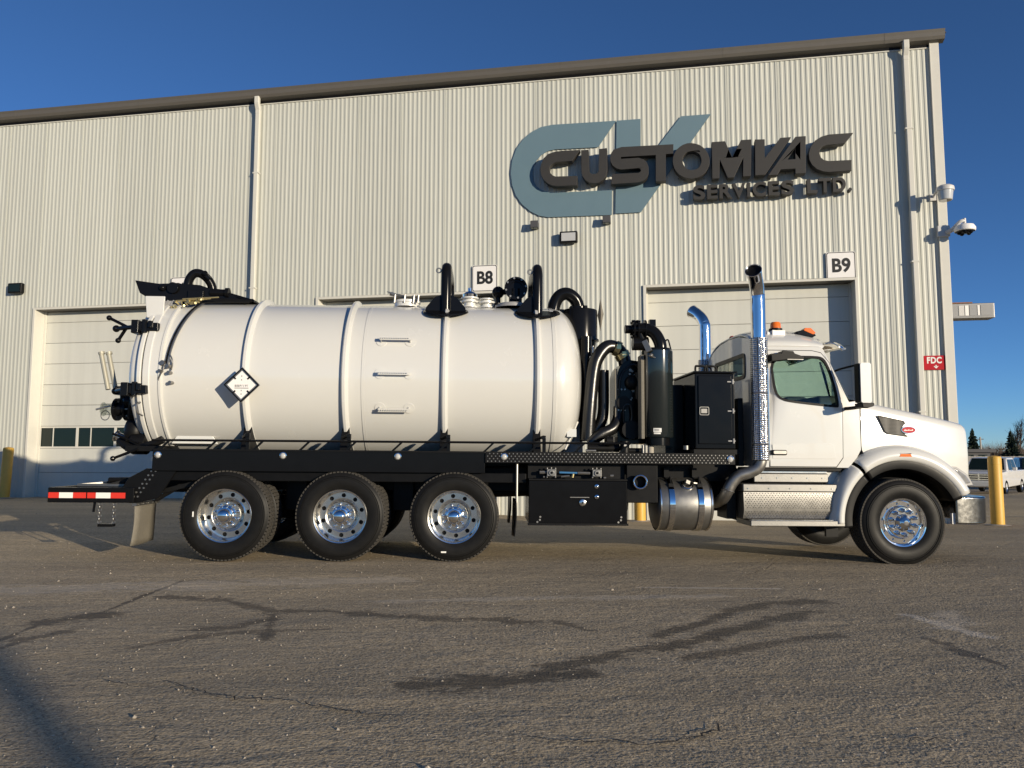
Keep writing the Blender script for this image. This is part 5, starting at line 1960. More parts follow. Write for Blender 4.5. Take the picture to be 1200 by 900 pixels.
q.lathe([(0.0, 0.075), (0.03, 0.075), (0.035, 0.06), (0.05, 0.055), (0.055, 0)], (4.18, fy - 0.215, fz + 0.225), (0, -0.7, 0.72), 22)
cp_ = P(q, 'filler_cap', ALU, fu)
q = MB()
q.bar((4.15, fy - 0.27, fz + 0.29), (4.20, fy - 0.25, fz + 0.27), 0.03, 0.04)
q.cyl((4.26, fy - 0.22, fz + 0.27), (4.36, fy - 0.2, fz + 0.25), 0.012, 6)
P(q, 'cap_lock', STEEL, cp_)

# ------------------------------------------------------------------ pump gear between the tank and the cab
q = MB()
cx_, cy_ = 2.985, 1.20
q.lathe([(0, 0.0), (0, 0.235), (-0.02, 0.24), (-0.42, 0.24), (-0.43, 0.225), (-1.45, 0.065), (-1.75, 0.06)], (cx_, cy_, 3.25), (0, 0, 1), 40)
cy = P(q, 'cyclone', BLACK, smooth=30)
P(MB().lathe([(-0.40, 0.24), (-0.405, 0.262), (-0.43, 0.262), (-0.435, 0.23)], (cx_, cy_, 3.25), (0, 0, 1), 40), 'cone_flange', BLACK, cy)
q = MB()
for k in range(4):
    a = k * PI / 2 + 0.5
    q.cyl((cx_ + 0.13 * math.cos(a), cy_ + 0.13 * math.sin(a), 3.25), (cx_ + 0.13 * math.cos(a), cy_ + 0.13 * math.sin(a), 3.30), 0.03, 10)
q.cyl((cx_ - 0.02, cy_, 3.25), (cx_ - 0.02, cy_, 3.295), 0.13, 20)
P(q, 'lid_clamps', BLACK, cy)
q = MB().tube([(2.60, 1.15, 3.12), (2.63, 1.15, 3.32), (2.70, 1.15, 3.44), (2.80, 1.15, 3.475), (2.90, 1.17, 3.42), (2.955, 1.19, 3.33), (2.965, 1.2, 3.2)], 0.088, 16, 5)
P(q, 'vapour_pipe', BLACK, cy)
q = MB().prism([(2.68, 3.26), (2.98, 3.24), (2.98, 2.86), (2.93, 2.86)], 1.14, 1.28)
P(q, 'mount_web', BLACK, cy)
q = MB()
q.cyl((3.04, 0.95, 2.85), (3.03, 0.95, 1.45), 0.075, 18)
P(q, 'drop_pipe', BLACK, cy)
q = MB()
q.box(3.075, 3.115, 0.86, 0.872, 2.40, 2.58)
P(q, 'sticker', WTAPE, cy)
P(MB().box(3.075, 3.115, 0.857, 0.8595, 2.475, 2.495), 'sticker_band', YEL, cy)
for z0, z1 in ((2.62, 2.72), (2.36, 2.44)):
    P(MB().cyl((3.125, 0.9, z0), (3.125, 0.9, z1), 0.012, 8), 'clamp_bolt', ALU, cy)
# wind vane like marker behind the cyclone
q = MB()
q.add([(3.272, 1.2, 3.43), (3.272, 1.2, 2.97), (3.23, 1.2, 3.19), (3.315, 1.2, 3.21), (3.272, 1.16, 3.2), (3.272, 1.24, 3.2)],
      [(0, 2, 4), (0, 4, 3), (0, 3, 5), (0, 5, 2), (1, 4, 2), (1, 3, 4), (1, 5, 3), (1, 2, 5)])
q.cyl((3.20, 1.2, 3.18), (3.29, 1.2, 3.18), 0.006, 6)
P(q, 'vane_marker', FLAPM, smooth=0)

q = MB().tube([(3.03, 0.75, 1.46), (3.06, 0.75, 1.9), (3.11, 0.78, 2.35), (3.17, 0.8, 2.55), (3.30, 0.84, 2.70), (3.44, 0.88, 2.69), (3.53, 0.9, 2.58), (3.56, 0.9, 2.44)], 0.088, 16, 5)
hs = P(q, 'suction_hose', HOSE)
q = MB()
for p_, d_ in (((3.445, 0.88, 2.685), (0.8, 0, -0.35)), ((3.52, 0.9, 2.595), (0.5, 0, -0.8))):
    q.lathe([(-0.035, 0.092), (-0.035, 0.105), (0.035, 0.105), (0.035, 0.092)], p_, d_, 20)
    q.box(p_[0] - 0.025, p_[0] + 0.03, p_[1] - 0.13, p_[1] - 0.09, p_[2] - 0.02, p_[2] + 0.04)
P(q, 'hose_clamp', BRASS, hs)
q = MB().tube([(3.05, 0.7, 1.42), (3.18, 0.7, 1.53), (3.36, 0.74, 1.62), (3.44, 0.8, 1.75), (3.46, 0.85, 1.9)], 0.075, 14, 5)
P(q, 'transfer_hose', HOSE)
q = MB().tube([(3.06, 0.95, 1.45), (3.16, 0.95, 1.58), (3.24, 0.95, 1.72), (3.27, 0.95, 1.9), (3.27, 0.95, 2.4)], 0.075, 14, 5)
P(q, 'transfer_hose', HOSE)
q = MB()
q.box(3.05, 3.15, 0.88, 1.2, 1.65, 2.45)
P(q, 'hose_support', BLACK, bevel=0.01)
# blower housing with rounded top
q = MB()
n_ = 14
pts = [(3.42, 1.42)] + [(3.42, 2.28)] + [(3.60 - 0.18 * math.cos(PI / 2 * k / n_), 2.28 + 0.24 * math.sin(PI / 2 * k / n_)) for k in range(1, n_ + 1)] + [(3.75, 2.50), (3.84, 2.40), (3.84, 1.42)]
q.prism(pts, 0.75, 1.35)
bl = P(q, 'blower_housing', BLACK, bevel=0.02)
q = MB()
q.tube([(3.44, 0.72, 2.05), (3.46, 0.72, 2.28), (3.55, 0.71, 2.42), (3.66, 0.71, 2.45), (3.72, 0.7, 2.36)], 0.014, 8, 4)
q.tube([(3.50, 0.72, 1.7), (3.50, 0.7, 1.9), (3.58, 0.69, 1.92), (3.60, 0.7, 1.75), (3.55, 0.7, 1.66), (3.50, 0.72, 1.70)], 0.013, 8, 4)
P(q, 'oil_line', HOSE, bl)
q = MB()
for k in range(26):
    rr = random.Random(k)
    x, z = 3.56 + rr.random() * 0.15, 1.95 + rr.random() * 0.45
    q.cyl((x, 0.75, z), (x, 0.735 - 0.03 * rr.random(), z), 0.008 + 0.018 * rr.random(), 7)
for z in (1.86, 2.13):
    for x in (3.435, 3.475, 3.52):
        q.cyl((x, 0.75, z), (x, 0.735, z), 0.012, 6)
P(q, 'cover_bolts', STEEL, bl)
q = MB()
q.sphere((3.62, 0.72, 2.22), 0.10, 14, 10, (1, 0.6, 1))
q.cyl((3.70, 0.72, 2.0), (3.70, 0.72, 2.35), 0.06, 14)
q.cyl((3.50, 0.74, 1.95), (3.50, 0.70, 1.95), 0.09, 20)
q.cyl((3.58, 0.74, 1.60), (3.58, 0.62, 1.60), 0.12, 20)
q.tube([(3.70, 0.7, 2.0), (3.72, 0.66, 1.8), (3.68, 0.66, 1.6), (3.60, 0.66, 1.5)], 0.03, 8)
P(q, 'gear_case', BLACKR, bl)
q = MB().box(3.39, 3.42, 0.74, 0.76, 1.6, 2.40)
P(q, 'cover_edge', FLAPM, bl)
# deck clutter
for nm, m_, (a, b_, r_) in (('pipe_stub', BLACKR, ((3.0, 0.5, 1.36), (3.4, 0.5, 1.36), 0.05)), ('pipe_stub', BLACKR, ((3.3, 0.55, 1.31), (3.3, 0.55, 1.50), 0.085)),
                            ('pipe_stub', BLACKR, ((3.45, 0.45, 1.33), (3.68, 0.45, 1.33), 0.035)), ('pipe_cap', ALUR, ((2.95, 0.35, 1.325), (3.08, 0.35, 1.325), 0.018)),
                            ('pipe_cap', WHITE, ((3.43, 0.35, 1.40), (3.46, 0.35, 1.40), 0.02)), ('pipe_cap', ALUR, ((3.67, 0.35, 1.30), (3.67, 0.35, 1.40), 0.018)),
                            ('drain_pipe', CONC, ((3.80, 0.5, 1.29), (3.80, 0.5, 1.44), 0.04)), ('pipe_cap', ALUR, ((4.20, 0.3, 1.35), (4.20, 0.3, 1.40), 0.035)),
                            ('pipe_stub', BLACKR, ((3.45, 0.4, 1.30), (3.45, 0.4, 1.45), 0.06)), ('pipe_stub', BLACKR, ((3.22, 0.4, 1.45), (3.30, 0.4, 1.45), 0.06))):
    P(MB().cyl(a, b_, r_, 16), nm, m_)
q = MB()
q.prism([(2.72, 1.30), (2.86, 1.92), (2.88, 1.92), (2.98, 1.66), (3.0, 1.30)], 1.0, 1.06)
P(q, 'front_saddle', GREYP)
q = MB()
q.box(2.74, 2.86, 0.55, 0.6, 1.50, 1.60)
q.bar((2.72, 0.6, 1.34), (2.90, 0.75, 1.70), 0.02, 0.02)
P(q, 'tank_bracket', WHITE)

# silencer drum with elbow and flanges
sx, sy = 3.895, 0.52
q = MB().lathe([(1.50, 0), (1.50, 0.19), (1.52, 0.2), (2.60, 0.2), (2.615, 0.19), (2.62, 0.0)], (sx, sy, 0), (0, 0, 1), 48)
sl = P(q, 'silencer', mat('black_green_gloss', (0.012, 0.016, 0.017), 0.14, coat=0.6, var=0.15, rvar=0.05), smooth=30)
q = MB().lathe([(2.615, 0.18), (2.64, 0.17), (2.645, 0)], (sx, sy, 0), (0, 0, 1), 40)
P(q, 'end_cap', BLACK, sl)
P(MB().lathe([(1.40, 0.15), (1.50, 0.15)], (sx, sy, 0), (0, 0, 1), 30), 'base_ring', BLACK, sl)
q = MB()
for k in range(17):
    q.cyl((sx + 0.145, sy - 0.137, 1.58 + k * 0.034), (sx + 0.155, sy - 0.15, 1.58 + k * 0.034), 0.006, 6)
P(q, 'seam_rivets', ALU, sl)
q = MB()
for a0, a1, z0, z1 in ((-2.05, -1.55, 1.565, 1.615), (-2.02, -1.60, 1.54, 1.56)):
    rows = []
    for k in range(7):
        a = a0 + (a1 - a0) * k / 6
        rows.append([(sx + 0.203 * math.cos(a), sy + 0.203 * math.sin(a), z0), (sx + 0.203 * math.cos(a), sy + 0.203 * math.sin(a), z1)])
    q.grid(rows)
stk_ = P(q, 'sticker', WTAPE, sl)
q = MB()
for k in range(6):
    a = -1.98 + 0.05 * k
    q.add([(sx + 0.2045 * math.cos(a), sy + 0.2045 * math.sin(a), 1.583), (sx + 0.2045 * math.cos(a + 0.035), sy + 0.2045 * math.sin(a + 0.035), 1.583), (sx + 0.2045 * math.cos(a + 0.035), sy + 0.2045 * math.sin(a + 0.035), 1.600), (sx + 0.2045 * math.cos(a), sy + 0.2045 * math.sin(a), 1.600)], [(0, 1, 2, 3)])
P(q, 'sticker_print', GREYP, sl, smooth=0)
q = MB().box(3.665, 3.71, 0.42, 0.62, 1.48, 2.55)
P(q, 'corner_post', FLAPM, sl, bevel=0.01)
q = MB().tube([(sx + 0.05, sy, 2.60), (sx + 0.04, sy, 2.72), (sx - 0.03, sy + 0.02, 2.85), (sx - 0.14, sy + 0.06, 2.905), (sx - 0.30, sy + 0.1, 2.905)], 0.08, 16, 6)
el = P(q, 'elbow_pipe', BLACK)
q = MB()
for x in (3.60, 3.655, 3.75):
    q.cyl((x, sy + 0.1, 2.905), (x + 0.022, sy + 0.1, 2.905), 0.125, 22)
q.cyl((3.50, sy + 0.1, 2.905), (3.60, sy + 0.1, 2.905), 0.055, 16)
q.box(3.84, 3.92, sy + 0.15, sy + 0.25, 2.93, 3.05)
q.cyl((3.66, sy + 0.1, 2.90), (3.74, sy + 0.1, 2.72), 0.07, 14)
q.cyl((3.60, sy + 0.1, 2.72), (3.80, sy + 0.1, 2.72), 0.09, 18)
for k in range(8):
    a = k * PI / 4 + 0.3
    q.cyl((3.585, sy + 0.1 + 0.105 * math.cos(a), 2.905 + 0.105 * math.sin(a)), (3.70, sy + 0.1 + 0.105 * math.cos(a), 2.905 + 0.105 * math.sin(a)), 0.016, 7)
P(q, 'pipe_flange', BLACK, el)
q = MB()
q.bar((3.70, 0.36, 2.72), (3.76, 0.34, 2.58), 0.06, 0.07)
q.sphere((3.775, 0.33, 2.53), 0.03, 10, 8)
q.cyl((3.74, 0.34, 2.53), (3.83, 0.33, 2.50), 0.012, 8)
P(q, 'relief_valve', ALUR, el, bevel=0.004)
q = MB().tube([(4.02, sy, 2.61), (4.0, sy, 2.72), (4.04, sy, 2.76), (4.07, sy, 2.66), (4.08, sy, 2.61)], 0.01, 8)
P(q, 'lifting_eye', BLACK, sl)

# equipment cabinet
cb = box('equipment_cabinet', BLACK, 4.30, 4.80, 0.22, 1.30, 1.36, 2.30, bevel=0.012)
q = MB()
q.add([(4.27, 0.19, 2.302), (4.83, 0.19, 2.302), (4.83, 1.33, 2.302), (4.27, 1.33, 2.302), (4.27, 0.19, 2.325), (4.83, 0.19, 2.325), (4.83, 1.33, 2.325), (4.27, 1.33, 2.325)],
      [(0, 3, 2, 1), (4, 5, 6, 7), (0, 1, 5, 4), (1, 2, 6, 5), (2, 3, 7, 6), (3, 0, 4, 7)])
P(q, 'cabinet_roof', BLACK, cb, bevel=0.008)
dr = P(MB().box(4.335, 4.755, 0.200, 0.217, 1.42, 2.27), 'cabinet_door', BLACK, cb, bevel=0.012)
q = MB()
q.prism([rrect(4.345, 4.465, 1.775, 1.880, 0.018), list(reversed(rrect(4.353, 4.457, 1.783, 1.872, 0.014)))], 0.190, 0.199)
q.box(4.365, 4.44, 0.188, 0.199, 1.80, 1.855)
P(q, 'paddle_latch', ALUR, cb, bevel=0.003)
for z in (1.46, 1.83, 2.195):
    q = MB()
    q.cyl((4.765, 0.19, z - 0.03), (4.765, 0.19, z + 0.03), 0.013, 8)
    q.bar((4.70, 0.197, z), (4.79, 0.197, z), 0.008, 0.014)
    P(q, 'hinge', GREYP, cb)
box('cabinet_base', FRAMEB, 4.28, 4.85, 0.25, 1.25, 1.29, 1.36)
q = MB()
for x in (4.36, 4.48):
    q.tube([(x, 0.4, 2.32), (x, 0.4, 2.40), (x + 0.03, 0.4, 2.41), (x + 0.14, 0.4, 2.40), (x + 0.15, 0.4, 2.32)], 0.014, 8, 3)
q.torus((4.52, 0.42, 2.36), (0.3, 1, 0), 0.045, 0.01, 18, 6)
P(q, 'lifting_handle', BLACKR, cb)
box('bulkhead_panel', BLACKR, 4.86, 4.93, 0.3, 2.2, 1.15, 2.0)
box('radiator_case', BLACK, 4.05, 4.29, 0.75, 1.6, 1.30, 2.20)

# ------------------------------------------------------------------ exhaust stacks
def stack(y, flip):
    s_ = -1 if not flip else 1
    x = 5.075
    cl = [Vector(p) for p in ((x, y, 1.30), (x, y, 2.7), (x, y, 3.22), (x - 0.006, y + s_ * 0.008, 3.30), (x - 0.03, y + s_ * 0.05, 3.39), (x - 0.075, y + s_ * 0.13, 3.47), (x - 0.13, y + s_ * 0.225, 3.535))]
    q_ = MB().tube(cl, lambda u: 0.086 + 0.012 * max(0, u - 0.8) / 0.2, 32, 6, cap=False)
    e = P(q_, 'exhaust_stack', CHROME, solid=0.004, smooth=60)
    d_ = (cl[-1] - cl[-2]).normalized()
    c_ = cl[-1] - d_ * 0.025
    P(MB().cyl(c_ - d_ * 0.004, c_, 0.094, 32), 'stack_bore', FRAMEB, e)
    P(MB().torus(cl[-1], d_, 0.098, 0.004, 32, 6), 'outlet_rim', CHROME, e)
    q_ = MB().lathe([(1.225, 0.100), (1.23, 0.106), (2.73, 0.106), (2.735, 0.100)], (x, y, 0), (0, 0, 1), 40)
    sh = P(q_, 'heat_shield', PERF, e)
    for z in (1.42, 2.05, 2.34):
        P(MB().torus((x, y, z), (0, 0, 1), 0.106, 0.007, 30, 6), 'shield_strap', ALU, e)
    P(MB().cyl((x + 0.075, y + s_ * 0.08, 1.35), (x + 0.075, y + s_ * 0.08, 2.35), 0.011, 8), 'shield_rod', ALU, e)
    return e


stack(0.115, False)
stack(2.385, True)
q = MB().tube([(5.075, 0.115, 1.32), (5.07, 0.115, 1.20), (5.02, 0.13, 1.12), (4.92, 0.15, 1.07), (4.81, 0.17, 1.03), (4.73, 0.19, 0.94), (4.68, 0.22, 0.83), (4.66, 0.34, 0.74), (4.66, 0.6, 0.68)], 0.072, 18, 6)
ep = P(q, 'exhaust_pipe', STEEL)
q = MB().torus((4.687, 0.21, 0.85), (-0.25, 0, -1), 0.075, 0.01, 22, 6)
P(q, 'pipe_clamp', STEEL, ep)
box('pipe_bracket', FRAMEB, 4.70, 4.82, 0.3, 0.7, 0.50, 0.98)

# ------------------------------------------------------------------ cab
def tilt(x, y, z, near=True):
    k_ = 0.20 * max(0.0, z - 1.95)
    return (x, y + k_ if y < YC else y - k_, z)


WIN = [(5.245, 2.52), (5.86, 2.53), (5.935, 2.49), (5.99, 2.35), (6.035, 2.10), (6.045, 1.90), (6.02, 1.885), (5.42, 1.945), (5.31, 1.99), (5.262, 2.07)]
def chaikin(p, n=2):
    for _ in range(n):
        q_ = []
        for i in range(len(p)):
            a, b_ = p[i], p[(i + 1) % len(p)]
            q_ += [(a[0] * .8 + b_[0] * .2, a[1] * .8 + b_[1] * .2), (a[0] * .2 + b_[0] * .8, a[1] * .2 + b_[1] * .8)]
        p = q_
    return p


WIN = chaikin(WIN)
SIDE = [(5.10, 1.14), (6.16, 1.14), (6.27, 1.27), (6.32, 1.36), (6.32, 1.975), (6.19, 1.955), (5.955, 2.60), (5.90, 2.66), (5.10, 2.66)]
cab = None
for y0, y1 in ((0.10, 0.145), (2.355, 2.40)):
    q = MB().prism([SIDE, list(reversed(WIN))], y0, y1).map(tilt)
    o_ = P(q, 'cab_side' if cab else 'cab', WHITE, cab if cab else TRK, bevel=0.01)
    if cab is None:
        cab = o_
    dn = 0.088 if y0 < 1 else 2.402
    DOOR = [(5.18, 1.155), (6.00, 1.155), (6.085, 1.27), (6.095, 1.9), (6.06, 2.15), (5.99, 2.45), (5.90, 2.575), (5.79, 2.60), (5.21, 2.60), (5.18, 2.57)]
    q = MB().prism([DOOR, list(reversed(WIN))], dn, dn + 0.010).map(tilt)
    d_ = P(q, 'cab_door', WHITE, cab, bevel=0.006)
    gp_ = [(a, b_) for a, b_ in DOOR]
    gp2 = [(5.63 + (a - 5.63) * 1.017, 1.88 + (b_ - 1.88) * 1.011) for a, b_ in DOOR]
    P(MB().prism([gp2, list(reversed(gp_))], *((0.094, 0.105) if y0 < 1 else (2.395, 2.406))).map(tilt), 'door_gap_seal', BLACKR, cab)
    q = MB()
    ws = [(p[0], p[1]) for p in WIN]
    c_ = (5.65, 2.2)
    inn = [(c_[0] + (a - c_[0]) * 0.955, c_[1] + (b_ - c_[1]) * 0.93) for a, b_ in ws]
    oo = [(c_[0] + (a - c_[0]) * 1.02, c_[1] + (b_ - c_[1]) * 1.025) for a, b_ in ws]
    q.prism([oo, list(reversed(inn))], dn - 0.006, dn + 0.03).map(tilt)
    P(q, 'window_seal', BLACKR, d_)
    q = MB().prism(inn, dn + 0.016, dn + 0.021).map(tilt)
    P(q, 'side_window', CABGLASS, d_)
    if y0 < 1:
        q = MB()
        q.prism(rrect(5.185, 5.385, 1.29, 1.355, 0.02), 0.076, 0.0875)
        hd = P(q, 'door_handle', BLACK, d_, bevel=0.004)
        P(MB().prism(rrect(5.215, 5.375, 1.305, 1.345, 0.015), 0.062, 0.0755), 'handle_paddle', STEEL, hd, bevel=0.004)
        q = MB().prism([(5.21, 1.25), (6.00, 1.25), (5.97, 1.42), (5.93, 1.44), (5.45, 1.44), (5.40, 1.42), (5.21, 1.42)], 0.0835, 0.0878)
        P(q, 'door_pocket_pressing', WHITE, d_, bevel=0.003)
        q = MB().prism([(5.95, 2.02), (5.972, 2.02), (5.94, 2.30), (5.90, 2.46), (5.88, 2.46)], dn + 0.03, dn + 0.04).map(tilt)
        P(q, 'quarter_post', BLACKR, d_)
# cab back wall with rear window
q = MB()
back = [(0.11, 1.15), (0.11, 1.95), (0.25, 2.66), (0.45, 2.78), (0.85, 2.86), (YC, 2.88), (1.65, 2.86), (2.05, 2.78), (2.25, 2.66), (2.39, 1.95), (2.39, 1.15)]
rwin = rrect(0.62, 1.88, 2.30, 2.60, 0.06)
q.prism([back, list(reversed(rwin))], 5.075, 5.098, 'yz')
P(q, 'back_wall', WHITE, cab, bevel=0.006)
q = MB()
q.prism([rrect(0.60, 1.90, 2.28, 2.62, 0.08), list(reversed(rrect(0.65, 1.85, 2.33, 2.57, 0.05)))], 5.065, 5.103, 'yz')
P(q, 'rear_window_seal', BLACKR, cab)
P(MB().prism(rrect(0.65, 1.85, 2.33, 2.57, 0.05), 5.082, 5.087, 'yz'), 'rear_window', CABGLASS, cab)
# roof
rows = []
for x, zc, ze, he in ((5.07, 2.885, 2.655, 1.0), (5.12, 2.915, 2.66, 1.0), (5.27, 2.95, 2.662, 1.0), (5.45, 2.968, 2.664, 1.0), (5.75, 2.955, 2.664, 0.99), (5.95, 2.92, 2.64, 0.965), (6.06, 2.88, 2.70, 0.80), (6.14, 2.83, 2.73, 0.55), (6.19, 2.795, 2.755, 0.28)):
    r_ = []
    for j in range(25):
        t_ = -1 + 2 * j / 24
        r_.append((x, YC + t_ * he, ze + (zc - ze) * (1 - abs(t_) ** 3.2)))
    rows.append(r_)
q = MB().grid(rows)
rfc = P(q, 'cab_roof', WHITE, cab, solid=0.02, smooth=50)
q = MB()
for y in (0.243,):
    q.tube([(5.10, y, 2.655), (5.6, y, 2.66), (5.88, y + 0.01, 2.655), (5.96, y + 0.03, 2.61)], 0.008, 6)
P(q, 'drip_rail', WHITE, rfc)
# windscreen
rows = []
top = [(5.945 + 0.24 * math.cos(PI / 2 * t_) ** 0.8 if abs(t_) < 1 else 5.945, YC + t_ * 0.965, 2.62 + 0.14 * (1 - abs(t_) ** 2)) for t_ in [-1 + 2 * j / 16 for j in range(17)]]
botm = [(6.20 + 0.33 * math.cos(PI / 2 * t_) ** 0.8 if abs(t_) < 1 else 6.20, YC + t_ * 1.12, 1.96 + 0.03 * (1 - abs(t_))) for t_ in [-1 + 2 * j / 16 for j in range(17)]]
for k in range(6):
    u = k / 5
    rows.append([tuple(a * (1 - u) + b_ * u for a, b_ in zip(p, r_)) for p, r_ in zip(top, botm)])
P(MB().grid(rows), 'windscreen', CABGLASS, cab, solid=0.005, smooth=60)
q = MB().tube([botm[0], botm[4], botm[8], botm[12], botm[16]], 0.02, 8)
P(q, 'cowl_seal', BLACKR, cab)
# sun visor
rows = []
for k, (dx, dz) in enumerate(((0.02, 0.06), (0.15, 0.09), (0.29, 0.045), (0.33, -0.01))):
    rows.append([(top[j][0] + dx * (1.0 if 2 < j < 14 else 0.75), top[j][1], top[j][2] + dz) for j in range(1, 16)])
vz = P(MB().grid(rows), 'sun_visor', CHROME, cab, solid=0.012, smooth=80)
sbm = vz.modifiers.new('round', 'SUBSURF')
sbm.levels = sbm.render_levels = 2
vz.modifiers.move(1, 0)
q = MB().tube([tuple(Vector(rows[3][j])) for j in range(0, 15, 2)], 0.012, 8)
P(q, 'visor_edge', ALU, vz)
# roof lamps
q = MB()
q.box(5.385, 5.555, 0.46, 0.60, 2.82, 2.90)
q.box(5.395, 5.425, 0.47, 0.59, 2.72, 2.82)
q.box(5.515, 5.545, 0.47, 0.59, 2.72, 2.82)
q.cyl((5.33, 0.52, 2.86), (5.385, 0.52, 2.86), 0.03, 10)
bk_ = P(q, 'beacon_bracket', SIGNW, cab, bevel=0.006)
P(MB().lathe([(2.90, 0.085), (2.925, 0.085), (2.93, 0.07)], (5.455, 0.53, 0), (0, 0, 1), 24), 'beacon_base', BLACKR, bk_)
P(MB().lathe([(2.925, 0.068), (2.985, 0.066), (3.01, 0.055), (3.018, 0.0)], (5.455, 0.53, 0), (0, 0, 1), 24), 'beacon_lens', AMBER, bk_)
for y in (0.55, 0.9, YC, 1.6, 1.95):
    xo = 5.88 + 0.14 * (1 - ((y - YC) / 0.7) ** 2)
    zo = 2.93 - 0.14 * (abs(y - YC) / 1.0) ** 3 - (xo - 5.88) * 0.2 - 0.06
    q = MB().prism([(xo - 0.16, zo + 0.07), (xo - 0.02, zo + 0.105), (xo + 0.02, zo + 0.105), (xo + 0.10, zo + 0.02), (xo + 0.0, zo - 0.03), (xo - 0.14, zo + 0.0)], y - 0.05, y + 0.05)
    mk = P(q, 'clearance_lamp', BLACK, cab, bevel=0.012)
    q = MB().prism([(xo - 0.07, zo + 0.085), (xo - 0.05, zo + 0.118), (xo + 0.03, zo + 0.118), (xo + 0.095, zo + 0.055), (xo + 0.06, zo + 0.03)], y - 0.054, y + 0.054)
    P(q, 'amber_lens', AMBER, mk, bevel=0.008)
q = MB().sphere((5.11, YC - 0.05, 2.905), 0.045, 12, 8, (1, 1, 0.6))
P(q, 'cargo_lamp', RED, cab)
# look-down mirror hanging over the door window
q = MB().prism([(5.20, 2.535), (5.33, 2.54), (5.345, 2.575), (5.48, 2.57), (5.50, 2.54), (5.61, 2.505), (5.615, 2.475), (5.42, 2.465), (5.21, 2.44)], 0.04, 0.19)
lm = P(q, 'look_down_mirror', BLACKR, cab, bevel=0.012)
P(MB().box(5.40, 5.60, 0.032, 0.038, 2.462, 2.470), 'mirror_rim', ALUR, lm)
# wing mirrors
for sd_ in (0, 1):
    yy_ = lambda v: v if not sd_ else 2 * YC - v
    ya, yb = sorted((yy_(-0.27), yy_(-0.13)))
    q = MB().prism(rrect(6.155, 6.285, 1.92, 2.40, 0.025), ya, yb)
    mr_ = P(q, 'wing_mirror', WHITE, cab, bevel=0.03, seg=3)
    ya, yb = sorted((yy_(-0.255), yy_(-0.145)))
    P(MB().box(6.138, 6.153, ya, yb, 1.925, 2.395), 'mirror_face', BLACKR, mr_, bevel=0.008)
    ya, yb = sorted((yy_(-0.29), yy_(-0.10)))
    q = MB().prism([(6.15, 1.918), (6.31, 1.918), (6.30, 1.88), (6.22, 1.855), (6.16, 1.86)], ya, yb)
    P(q, 'mirror_base', BLACKR, mr_, bevel=0.012)
    q = MB().tube([(6.22, yy_(-0.18), 1.88), (6.16, yy_(0.0), 1.87), (6.14, yy_(0.10), 1.87)], 0.022, 8)
    q.tube([(6.19, yy_(-0.18), 2.39), (6.08, yy_(0.05), 2.36), (6.04, yy_(0.14), 2.34)], 0.014, 8)
    P(q, 'mirror_arm', BLACKR, mr_)
# interior
q = MB()
for y in (0.65, 1.85):
    q.box(5.28, 5.72, y - 0.25, y + 0.25, 1.55, 1.75)
    q.add([(5.36, y - 0.24, 1.75), (5.52, y - 0.24, 1.75), (5.52, y + 0.24, 1.75), (5.36, y + 0.24, 1.75), (5.28, y - 0.21, 2.26), (5.40, y - 0.21, 2.26), (5.40, y + 0.21, 2.26), (5.28, y + 0.21, 2.26)],
          [(0, 3, 2, 1), (4, 5, 6, 7), (0, 1, 5, 4), (1, 2, 6, 5), (2, 3, 7, 6), (3, 0, 4, 7)])
    P(q, 'seat', GREYIN, cab, bevel=0.04)
    q = MB()
q = MB().box(5.95, 6.35, 0.2, 2.3, 1.55, 1.92)
q.box(6.00, 6.28, 0.55, 1.5, 1.9, 2.06)
q.box(5.96, 6.28, 1.5, 2.0, 1.9, 2.12)
ds_ = P(q, 'dashboard', DARKIN, cab, bevel=0.04)
for y in (0.65, 1.85):
    P(MB().box(5.27, 5.37, y - 0.13, y + 0.13, 2.27, 2.46), 'head_rest', GREYIN, cab, bevel=0.04)
q = MB().torus((5.86, 1.85, 2.08), (0.85, 0, 0.5), 0.22, 0.018, 30, 8)
q.cyl((5.86, 1.85, 2.02), (6.05, 1.85, 1.9), 0.03, 10)
P(q, 'steering_wheel', DARKIN, cab)
box('cab_floor', DARKIN, 5.11, 6.3, 0.15, 2.35, 1.18, 1.24, cab)
q = MB()
q.box(5.105, 5.125, 0.16, 2.34, 1.24, 1.9)
P(q, 'back_trim', GREYIN, cab)
# firewall / cowl side
q = MB().box(6.30, 6.33, 0.15, 2.35, 1.1, 1.98)
P(q, 'firewall', DARKIN, cab)

# ------------------------------------------------------------------ hood
HS = []
for x, yo, zs_, zc in ((6.345, 0.155, 1.985, 2.07), (6.50, 0.17, 1.955, 2.045), (6.80, 0.20, 1.90, 1.995), (7.10, 0.235, 1.845, 1.94), (7.40, 0.275, 1.79, 1.885), (7.65, 0.315, 1.74, 1.835), (7.77, 0.34, 1.715, 1.81), (7.81, 0.355, 1.695, 1.79), (7.838, 0.385, 1.65, 1.745), (7.85, 0.42, 1.58, 1.67)):
    half = []
    zb = 1.13 - 0.19 * S((x - 7.25) / 0.25)
    rr_ = 0.105
    for k in range(6):
        half.append((x, yo - 0.018 * math.sin(PI * k / 5), zb + (zs_ - rr_ - zb) * k / 5))
    for k in range(1, 8):
        a = PI / 2 * k / 7
        half.append((x, yo + rr_ * (1 - math.cos(a)), zs_ - rr_ + rr_ * math.sin(a)))
    for k in range(1, 7):
        u = k / 6
        half.append((x, yo + rr_ + (YC - yo - rr_) * u, zs_ + (zc - zs_) * (1 - (1 - u) ** 2)))
    HS.append(half + [(p[0], 2 * YC - p[1], p[2]) for p in reversed(half[:-1])])
q = MB().grid(HS)
hood = P(q, 'hood', WHITE, smooth=40)
q = MB()
q.add(HS[-1], [tuple(range(len(HS[-1])))])
